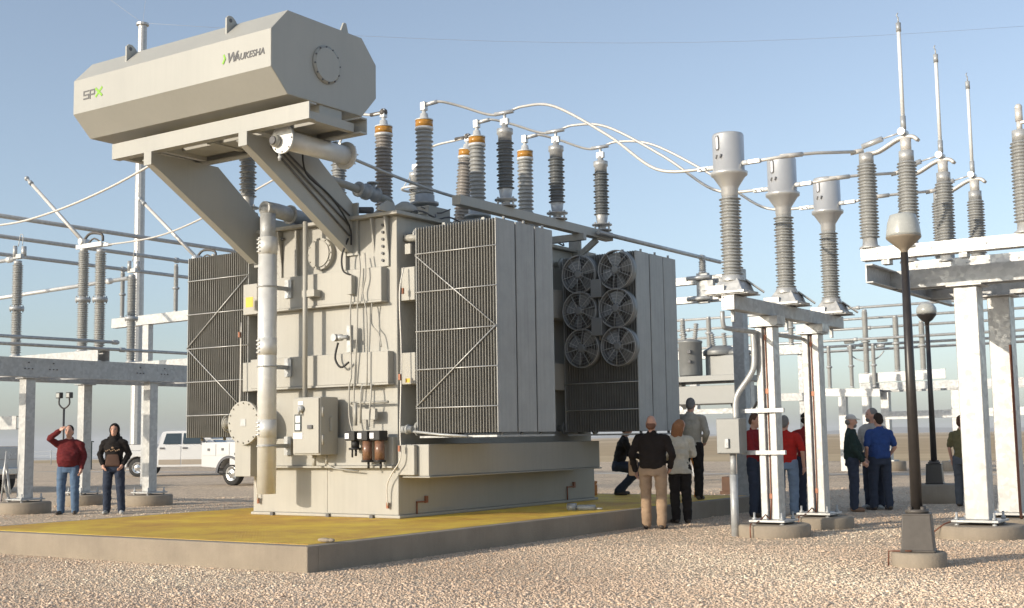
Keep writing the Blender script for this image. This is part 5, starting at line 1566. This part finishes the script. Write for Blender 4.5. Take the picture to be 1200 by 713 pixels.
# ---------------------------------------------------------------- people
from mathutils import noise
def remesh(mb, name, m1, parent, vox=.012, smooth=4, fold=0.0):
    me = mb.mesh(name)
    o = bpy.data.objects.new(name, me); COL.objects.link(o)
    a = o.modifiers.new("r", 'REMESH'); a.mode = 'VOXEL'; a.voxel_size = vox; a.use_smooth_shade = True
    b = o.modifiers.new("s", 'SMOOTH'); b.iterations = smooth; b.factor = .5
    dg = bpy.context.evaluated_depsgraph_get()
    me2 = bpy.data.meshes.new_from_object(o.evaluated_get(dg)); me2.name = name
    bpy.data.objects.remove(o)
    if fold:                                              # cloth folds: ridges running mostly across the limb
        sd_ = random.random()*50
        cs = [(v, v.co.copy(), v.normal.copy()) for v in me2.vertices]
        for v, c, nn in cs:
            a = noise.noise(Vector((c.x*7+sd_, c.y*7, c.z*13)))*.65 + noise.noise(Vector((c.x*16, c.y*16+sd_, c.z*30)))*.35
            v.co = c + nn*(a*fold)
        me2.update()
    me2.materials.clear()
    for x in (m1 if isinstance(m1, (list,tuple)) else [m1]): me2.materials.append(x)
    me2.polygons.foreach_set('use_smooth', [True]*len(me2.polygons))
    q = bpy.data.objects.new(name, me2); COL.objects.link(q)
    if parent is not None: q.parent = parent
    return q
def limb(mb, pts, rs):
    for i in range(len(pts)-1):
        p, q = Vector(pts[i]), Vector(pts[i+1])
        mb.cyl(p, q, rs[i], rs[i+1], n=14)
        mb.sph(p, rs[i]*.995, 12)
    mb.sph(pts[-1], rs[-1]*.995, 12)
def loft(mb, secs):
    """secs: (centre, rx, ry, frame-up tilt dir optional) horizontal ellipses stacked into a torso"""
    n = 20; vs = []
    for (c, rx, ry) in secs:
        for k in range(n):
            a = 2*math.pi*k/n
            vs.append((c[0]+rx*math.cos(a), c[1]+ry*math.sin(a), c[2]))
    fs = [(i*n+k, i*n+(k+1)%n, (i+1)*n+(k+1)%n, (i+1)*n+k) for i in range(len(secs)-1) for k in range(n)]
    fs += [tuple(range(n))[::-1], tuple((len(secs)-1)*n+k for k in range(n))]
    mb.add(vs, fs, True)

def person(label, loc, rot, H=1.78, top='redshirt', legs='jeans', shoe='shoe', hair='hairdark', cap=None, bald=False, hood=False, longhair=False,
           beard=None, sleeve=True, belly=0.0, width=1.0, lean=0.0, head_pitch=0.0, head_yaw=0.0, arms=None, feet=None, knees=None, coat=0.0, pelvis_z=None, female=False, drop=0.0):
    """standing figure, facing local -Y; arms / feet / knees override joint positions (metres for a 1.78 m person)"""
    r = empty("person", (0,0,0), label, "person")
    r['_'] = 0; del r['_']
    k = H/1.78; width *= 1.07
    hipz = pelvis_z if pelvis_z else .92
    def L(y, z): return y - math.sin(lean)*max(0, z-hipz)           # torso leans about the hips
    sh = .185*width
    A = {'L': [(sh,L(.0,1.43),1.43),(sh+.055,L(.03,1.13),1.13),(sh+.05,L(-.05,.89),.89)],
         'R': [(-sh,L(.0,1.43),1.43),(-sh-.055,L(.03,1.13),1.13),(-sh-.05,L(-.05,.89),.89)]}
    if arms:
        for s, (e, h) in arms.items():
            A[s][1] = tuple(e); A[s][2] = tuple(h)
    fe = {'L': (.115,.0,.08), 'R': (-.115,.0,.08)}
    if feet: fe.update(feet)
    hip = {'L': (.095*width,0,hipz), 'R': (-.095*width,0,hipz)}
    kn = {}
    for s in 'LR':
        kn[s] = ((hip[s][0]+fe[s][0])/2*1.05, (hip[s][1]+fe[s][1])/2-.025, (hipz+.08)/2+.02)
    if knees: kn.update(knees)
    def S(p): return tuple(Vector(p)*k)
    def SP(ps): return [S(p) for p in ps]
    hc = Vector((0, L(-.015,1.64)-.0, 1.635))
    neck0 = (0, L(.01,1.46), 1.44)
    # head placed on the neck with its own turn and tilt
    HM = Matrix.Translation(Vector(S((0,L(.005,1.53),1.53)))) @ Euler((head_pitch, 0, head_yaw), 'ZYX').to_matrix().to_4x4()
    def head_pts(mb, i0):
        for i in range(i0, len(mb.v)): mb.v[i] = tuple(HM @ (Vector(mb.v[i])*k))
    # ---- body: one continuous skin mesh
    b = MB()
    loft(b, [(S((0,L(.01,z),z)), rx*k*width, ry*k) for z, rx, ry in ((.86,.13,.095),(.95,.145,.10),(1.08,.125,.09),(1.25,.14,.095),(1.36,.135,.08),(1.43,.075,.06),(1.49,.055,.055))])
    limb(b, SP([neck0,(0,L(.0,1.56),1.56)]), [.058*k,.055*k])
    for s in 'LR':
        limb(b, SP([(A[s][0][0]*.7,A[s][0][1],1.37),(A[s][0][0],A[s][0][1],1.365)]+A[s][1:]), [.032*k,.036*k,.036*k,.029*k])
        limb(b, SP([hip[s],kn[s],fe[s]]), [.078*k,.055*k,.038*k])
        # hand: palm, four fingers of unequal length and a thumb, slightly curled
        e, w_ = Vector(A[s][1]), Vector(A[s][2]); d = (w_-e).normalized()
        sd_ = Vector((1,0,0)) if abs(d.x) < .8 else Vector((0,0,1))
        u = d.cross(sd_).normalized(); v = d.cross(u).normalized()     # u: front-back of the hand, v: thickness
        pc = w_+d*.045
        b.sph(S(pc), (.036*k,.036*k,.040*k), 10)
        b.sph(S(w_+d*.075), (.034*k,.036*k,.032*k), 10)
        inn = v*(1 if v.x*(-w_.x) > 0 else -1)
        for j, ln in enumerate((.062,.070,.066,.052)):
            o_ = u*((j-1.5)*.020)
            p0 = w_+d*.085+o_; p1 = p0+d*ln*.55+inn*.010; p2 = p1+d*ln*.45+inn*.026
            limb(b, SP([p0,p1,p2]), [.0105*k,.0095*k,.0085*k])
        t0 = w_+d*.03+u*.034*(-1); limb(b, SP([t0, t0+d*.035-u*.018+inn*.01, t0+d*.065-u*.014+inn*.022]), [.013*k,.011*k,.009*k])
    i0 = len(b.v)
    b.sph((0,-.012,.115), (.074,.094,.112), 20); b.sph((0,-.045,.045), (.055,.058,.062), 16)      # skull, jaw
    b.sph((0,-.108,.085), (.014,.020,.024), 10); b.sph((0,-.100,.108), (.010,.014,.03), 10)        # nose
    b.sph((0,-.094,.040), (.026,.014,.009), 10)                                                    # lips
    b.sph((.076,.0,.095), (.012,.022,.034), 10); b.sph((-.076,.0,.095), (.012,.022,.034), 10)      # ears
    b.sph((0,-.088,.145), (.055,.016,.012), 12)                                                    # brow
    head_pts(b, i0)
    body = remesh(b, "body", M['skin'], r, .0095*k, 3)
    # eyes
    e_ = MB(); i0 = 0
    for x in (-.031,.031):
        e_.sph((x,-.094,.117), (.017,.012,.010), 8); e_.sph((x,-.098,.143), (.020,.009,.005), 8)
    e_.sph((0,-.104,.040), (.022,.008,.0035), 8)
    head_pts(e_, 0)
    ob = e_.build("eyes", M['ink'], None); ob.parent = body
    # ---- clothes
    c = MB()
    bz = .93-coat
    secs = [(bz,.172,.126),(.96 if coat < .05 else .93,.163+belly*.15,.118+belly*.5),(1.06,.155+belly*.3,.118+belly),(1.18,.165+belly*.2,.125+belly*.8),(1.30,.180,.125),(1.385,.170,.112),(1.445,.12,.09),(1.485,.075,.07)]
    if female: secs = [(bz,.205,.155),(.93,.188,.142),(1.06,.15,.115),(1.18,.155,.125),(1.30,.165,.125),(1.40,.16,.10),(1.455,.11,.08),(1.485,.07,.065)]
    loft(c, [(S((0,L(-.0,z)-(belly*.4 if 1 < z < 1.25 else 0),z)), rx*k*width, ry*k) for z, rx, ry in secs])
    for s in 'LR':
        a0, a1, a2 = [Vector(p) for p in A[s]]
        end = a1+(a2-a1)*.93 if sleeve else a0+(a1-a0)*.80
        pts = [(a0.x*.62,a0.y,1.405), (a0.x,a0.y,1.385), a1, end] if sleeve else [(a0.x*.62,a0.y,1.405), (a0.x,a0.y,1.385), end]
        limb(c, SP(pts), [.074*k,.069*k,.060*k,.049*k] if sleeve else [.070*k,.065*k,.064*k])
    if hood:
        limb(c, SP([(-.10,L(.04,1.47),1.47),(0,L(.09,1.49),1.49),(.10,L(.04,1.47),1.47)]), [.05*k,.06*k,.05*k])
    else:
        limb(c, SP([(-.05,L(.035,1.495),1.495),(.05,L(.035,1.495),1.495)]), [.026*k,.026*k])
    coat_o = remesh(c, "jacket" if sleeve else "shirt", M[top], r, .0125*k, 4, .022)
    t = MB()
    hz = hipz
    loft(t, [(S((0,0.005,z)), rx*k*width, ry*k) for z, rx, ry in ((hz-.10,.168,.122),(hz-.02,.170,.124),(hz+.05,.158,.112),(hz+.10,.15,.105))])
    for s in 'LR':
        ank = Vector(fe[s])+Vector((0,.0,.0))
        limb(t, SP([hip[s],kn[s],ank+(Vector(kn[s])-ank)*.45,ank]), [.108*k,.087*k,.080*k,.074*k])
    remesh(t, "trousers", M[legs], r, .0125*k, 3, .017)
    for s in 'LR':
        g = MB(); f = Vector(fe[s]); kx = f.x
        dx = .03*(1 if kx > 0 else -1)
        limb(g, SP([(f.x,f.y+.035,f.z-.035),(f.x+dx*.4,f.y-.06,f.z-.042),(f.x+dx,f.y-.155,f.z-.048)]), [.044*k,.044*k,.035*k])
        g.sph(S((f.x,f.y+.01,f.z-.01)), .05*k, 10)
        zmin = (f.z-.08)*k
        g.v = [(x,y,max(z,zmin)) for x,y,z in g.v]
        remesh(g, "shoe", M[shoe], r, .011*k, 2)
    if not bald and not cap and not hood:
        h = MB()
        h.sph((0,.012,.135), (.083,.096,.103), 18); h.sph((0,.05,.085), (.074,.062,.075), 14)
        if longhair:
            limb(h, [(0,.06,.12),(0,.085,.02),(.01,.075,-.09)], [.085,.075,.055]); limb(h, [(.06,.02,.1),(.072,.03,-.02)], [.04,.035]); limb(h, [(-.06,.02,.1),(-.072,.03,-.02)], [.04,.035])
        # keep the face clear
        head_pts(h, 0)
        hh = remesh(h, "hair", M[hair], r, .011*k, 3)
        cut_front(hh, HM, k)
    if bald:
        h = MB(); h.sph((0,.035,.075), (.080,.075,.062), 16); head_pts(h, 0); hh = remesh(h, "hair", M[hair], r, .011*k, 3); cut_front(hh, HM, k)
    if cap:
        h = MB(); h.sph((0,.0,.150), (.086,.102,.082), 18); h.v = [(x,y,max(z,.135)) for x,y,z in h.v]
        h.prism([(-.07,-.075,.142),(-.055,-.15,.136),(0,-.17,.136),(.055,-.15,.136),(.07,-.075,.142)], (0,0,.016))
        head_pts(h, 0); remesh(h, "cap", M[cap], r, .010*k, 2)
        h = MB(); h.sph((0,.035,.085), (.080,.070,.060), 16); head_pts(h, 0); hh = remesh(h, "hair", M[hair], r, .011*k, 3); cut_front(hh, HM, k)
    if hood:
        h = MB(); h.sph((0,.015,.115), (.105,.115,.135), 18); limb(h, [(0,.05,.03),(0,.03,-.05)], [.10,.11]); head_pts(h, 0)
        hh = remesh(h, "hood", M[top], r, .011*k, 3); cut_front(hh, HM, k, -.062, .005)
    if beard:
        h = MB(); h.sph((0,-.068,.025), (.052,.045,.045), 14); head_pts(h, 0); remesh(h, "beard", M[beard], r, .010*k, 2)
    r.location = (loc[0], loc[1], loc[2]-drop*k); r.rotation_euler = (0,0,rot)
    return r
def cut_front(o, HM, k, yc=-.050, zlow=-1):
    """open the hair or hood in front of the face"""
    inv = HM.inverted()
    bm = bmesh.new(); bm.from_mesh(o.data)
    kill = []
    for v in bm.verts:
        q = inv @ v.co / k
        if q.y < yc and q.z < .150+(0 if yc > -.06 else .025) and abs(q.x) < .075 and q.z > zlow: kill.append(v)
    bmesh.ops.delete(bm, geom=kill, context='VERTS')
    bm.to_mesh(o.data); bm.free()

# facing: local -Y turned by rot about Z; rot=0 looks towards the camera's side (-Y)
# two men at the left
p = person("man in a dark red jacket and blue jeans shading his eyes with a raised hand", (-22.1,16.3,0), R(36), 1.83, 'redjacket', 'jeans', 'shoe', 'hairdark', bald=False, belly=.08, width=1.16,
       arms={'R': ((-.34,-.15,1.50),(-.10,-.27,1.66)), 'L': ((.29,.03,1.14),(.27,-.06,.90))}, feet={'L': (.15,-.02,.08), 'R': (-.14,.02,.08)})
p = person("man in a black hooded sweatshirt and dark jeans with hands in his pockets", (-21.25,16.75,0), R(40), 1.84, 'blackcloth', 'jeansd', 'shoewhite', hood=True, width=1.0,
       arms={'R': ((-.28,.05,1.15),(-.19,-.10,.96)), 'L': ((.28,.05,1.15),(.19,-.10,.96))}, feet={'L': (.17,-.04,.08), 'R': (-.12,.02,.08)})
g = MB()
loft(g, [((0,-.128,z),rx,.012) for z, rx in ((.96,.135),(1.0,.15),(1.16,.12),(1.20,.10))]); pk = g.build("front_pocket", M['hoodfront'], None); pk.parent = p
g = MB()
for i in range(9):
    g.cbox((-.13+i*.032,-.142,1.285+.012*((i*7)%3-1)),(.02,.012,.022))
g.sph((0,-.142,1.335),(.028,.012,.02),8)
pk = g.build("chest_print", M['khaki'], None); pk.parent = p
# by the pad
p = person("balding man in black top and khaki trousers looking up, seen from behind", (-9.12,17.15,0), R(196), 1.74, 'brownblack', 'khaki', 'shoe', 'hairthin', bald=True, belly=.05, width=1.16, head_pitch=R(-14),
       arms={'L': ((.32,.02,1.14),(.30,-.10,.90)), 'R': ((-.32,.02,1.14),(-.25,-.12,.95))}, feet={'L': (.12,-.02,.08), 'R': (-.12,.0,.08)})
g = MB(); g.box(-9.53,-9.41,17.12,17.24,.80,1.04); o = g.build("work_glove_bundle", M['khaki'], None, bevel=.02); origin_to(o, (-9.47,17.18,.80)); tag(o, "tan bag held low by the man in khaki trousers", "bag")
p = person("woman with reddish blond hair in a cream jacket and black trousers", (-9.32,18.45,0), R(225), 1.70, 'cream', 'blackcloth', 'shoe', 'hairblond', longhair=True, female=True, head_pitch=R(-26), head_yaw=R(-62), coat=.10, width=1.0,
       arms={'R': ((-.25,.0,1.16),(-.10,-.20,1.12)), 'L': ((.25,.0,1.16),(.12,-.20,1.08))}, feet={'L': (.07,-.03,.08), 'R': (-.10,.05,.08)})
p = person("grey haired man in a beige jacket and black trousers standing on the pad's far end", (-9.92,20.1,.284), R(192), 1.80, 'beige', 'blackcloth', 'shoe', 'hairgrey', cap=None, width=1.08, lean=R(3), head_pitch=R(14),
       arms={'R': ((-.28,.02,1.14),(-.20,-.18,1.00)), 'L': ((.29,.03,1.14),(.27,-.05,.92))})
p = person("worker in a black top and jeans crouching behind the tank under the radiators", (-12.1,21.35,.284), R(128), 1.76, 'blackcloth', 'jeansd', 'shoe', 'hairdark', cap='blackcloth', lean=R(14), head_pitch=R(18), drop=.36,  # dark denim here: shade behind the tank put into the jeans' colour
       feet={'L': (.13,-.06,.44), 'R': (-.13,.04,.44)}, knees={'L': (.17,-.42,.90), 'R': (-.16,-.38,.83)}, arms={'L': ((.27,-.22,1.16),(.16,-.46,1.10)), 'R': ((-.27,-.22,1.16),(-.16,-.44,1.06))})
# behind the stand
person("man in a red jacket and dark jeans looking down, left of the near stand column", (-8.84,20.35,0), R(88), 1.79, 'redshirt2', 'jeansd', 'shoe', 'hairbrown', width=1.05, head_pitch=R(16),
       arms={'L': ((.26,-.06,1.14),(.14,-.24,1.08)), 'R': ((-.26,-.06,1.14),(-.12,-.26,1.05))})
person("man in a bright red short sleeved shirt and washed jeans seen from behind", (-8.36,20.55,0), R(186), 1.74, 'redshirt', 'jeanslt', 'shoe', 'hairgrey', sleeve=False, width=1.12, belly=.03,
       arms={'R': ((-.31,.03,1.12),(-.30,-.06,.87)), 'L': ((.29,-.02,1.14),(.17,-.18,1.02))})
person("man in a crimson shirt and black cap behind the far stand column", (-8.26,21.3,0), R(205), 1.80, 'redshirt2', 'jeansd', 'shoe', 'hairdark', cap='blackcloth', sleeve=False, width=1.05, head_yaw=R(-40),
       arms={'L': ((.28,.0,1.14),(.22,-.14,.93)), 'R': ((-.28,.0,1.14),(-.27,-.02,.90))})
person("man in a dark green jacket and white cap, left of the three talking men", (-7.83,22.35,0), R(112), 1.76, 'dkgreen', 'jeansd', 'shoetan', 'hairgrey', cap='capwhite', beard='hairgrey', width=1.05, belly=.05, head_pitch=R(4),
       arms={'L': ((.25,-.10,1.12),(.12,-.22,.95)), 'R': ((-.26,-.03,1.12),(-.20,-.18,.92))})
person("grey haired bearded man in a pale grey shirt, middle of the three talking men", (-7.72,23.2,0), R(-12), 1.88, 'greyshirt', 'jeansd', 'shoewhite', 'hairgrey', beard='hairgrey', width=1.02, head_yaw=R(-40))
person("man in a blue shirt with hands in pockets, right of the three talking men", (-7.50,22.9,0), R(232), 1.78, 'blueshirt', 'jeansd', 'shoe', 'hairdark', sleeve=False, width=1.12, belly=.06, head_pitch=R(8),
       arms={'L': ((.30,.04,1.13),(.22,-.10,.93)), 'R': ((-.30,.04,1.13),(-.22,-.10,.93))}, feet={'L': (.13,-.06,.08), 'R': (-.12,.06,.08)})
person("man in an olive shirt and grey trousers, half hidden behind the broad right column", (-6.42,24.4,0), R(170), 1.72, 'olive', 'greypants', 'shoe', 'hairbrown', sleeve=False, width=1.0,
       arms={'R': ((-.28,.03,1.14),(-.24,-.08,.90))})
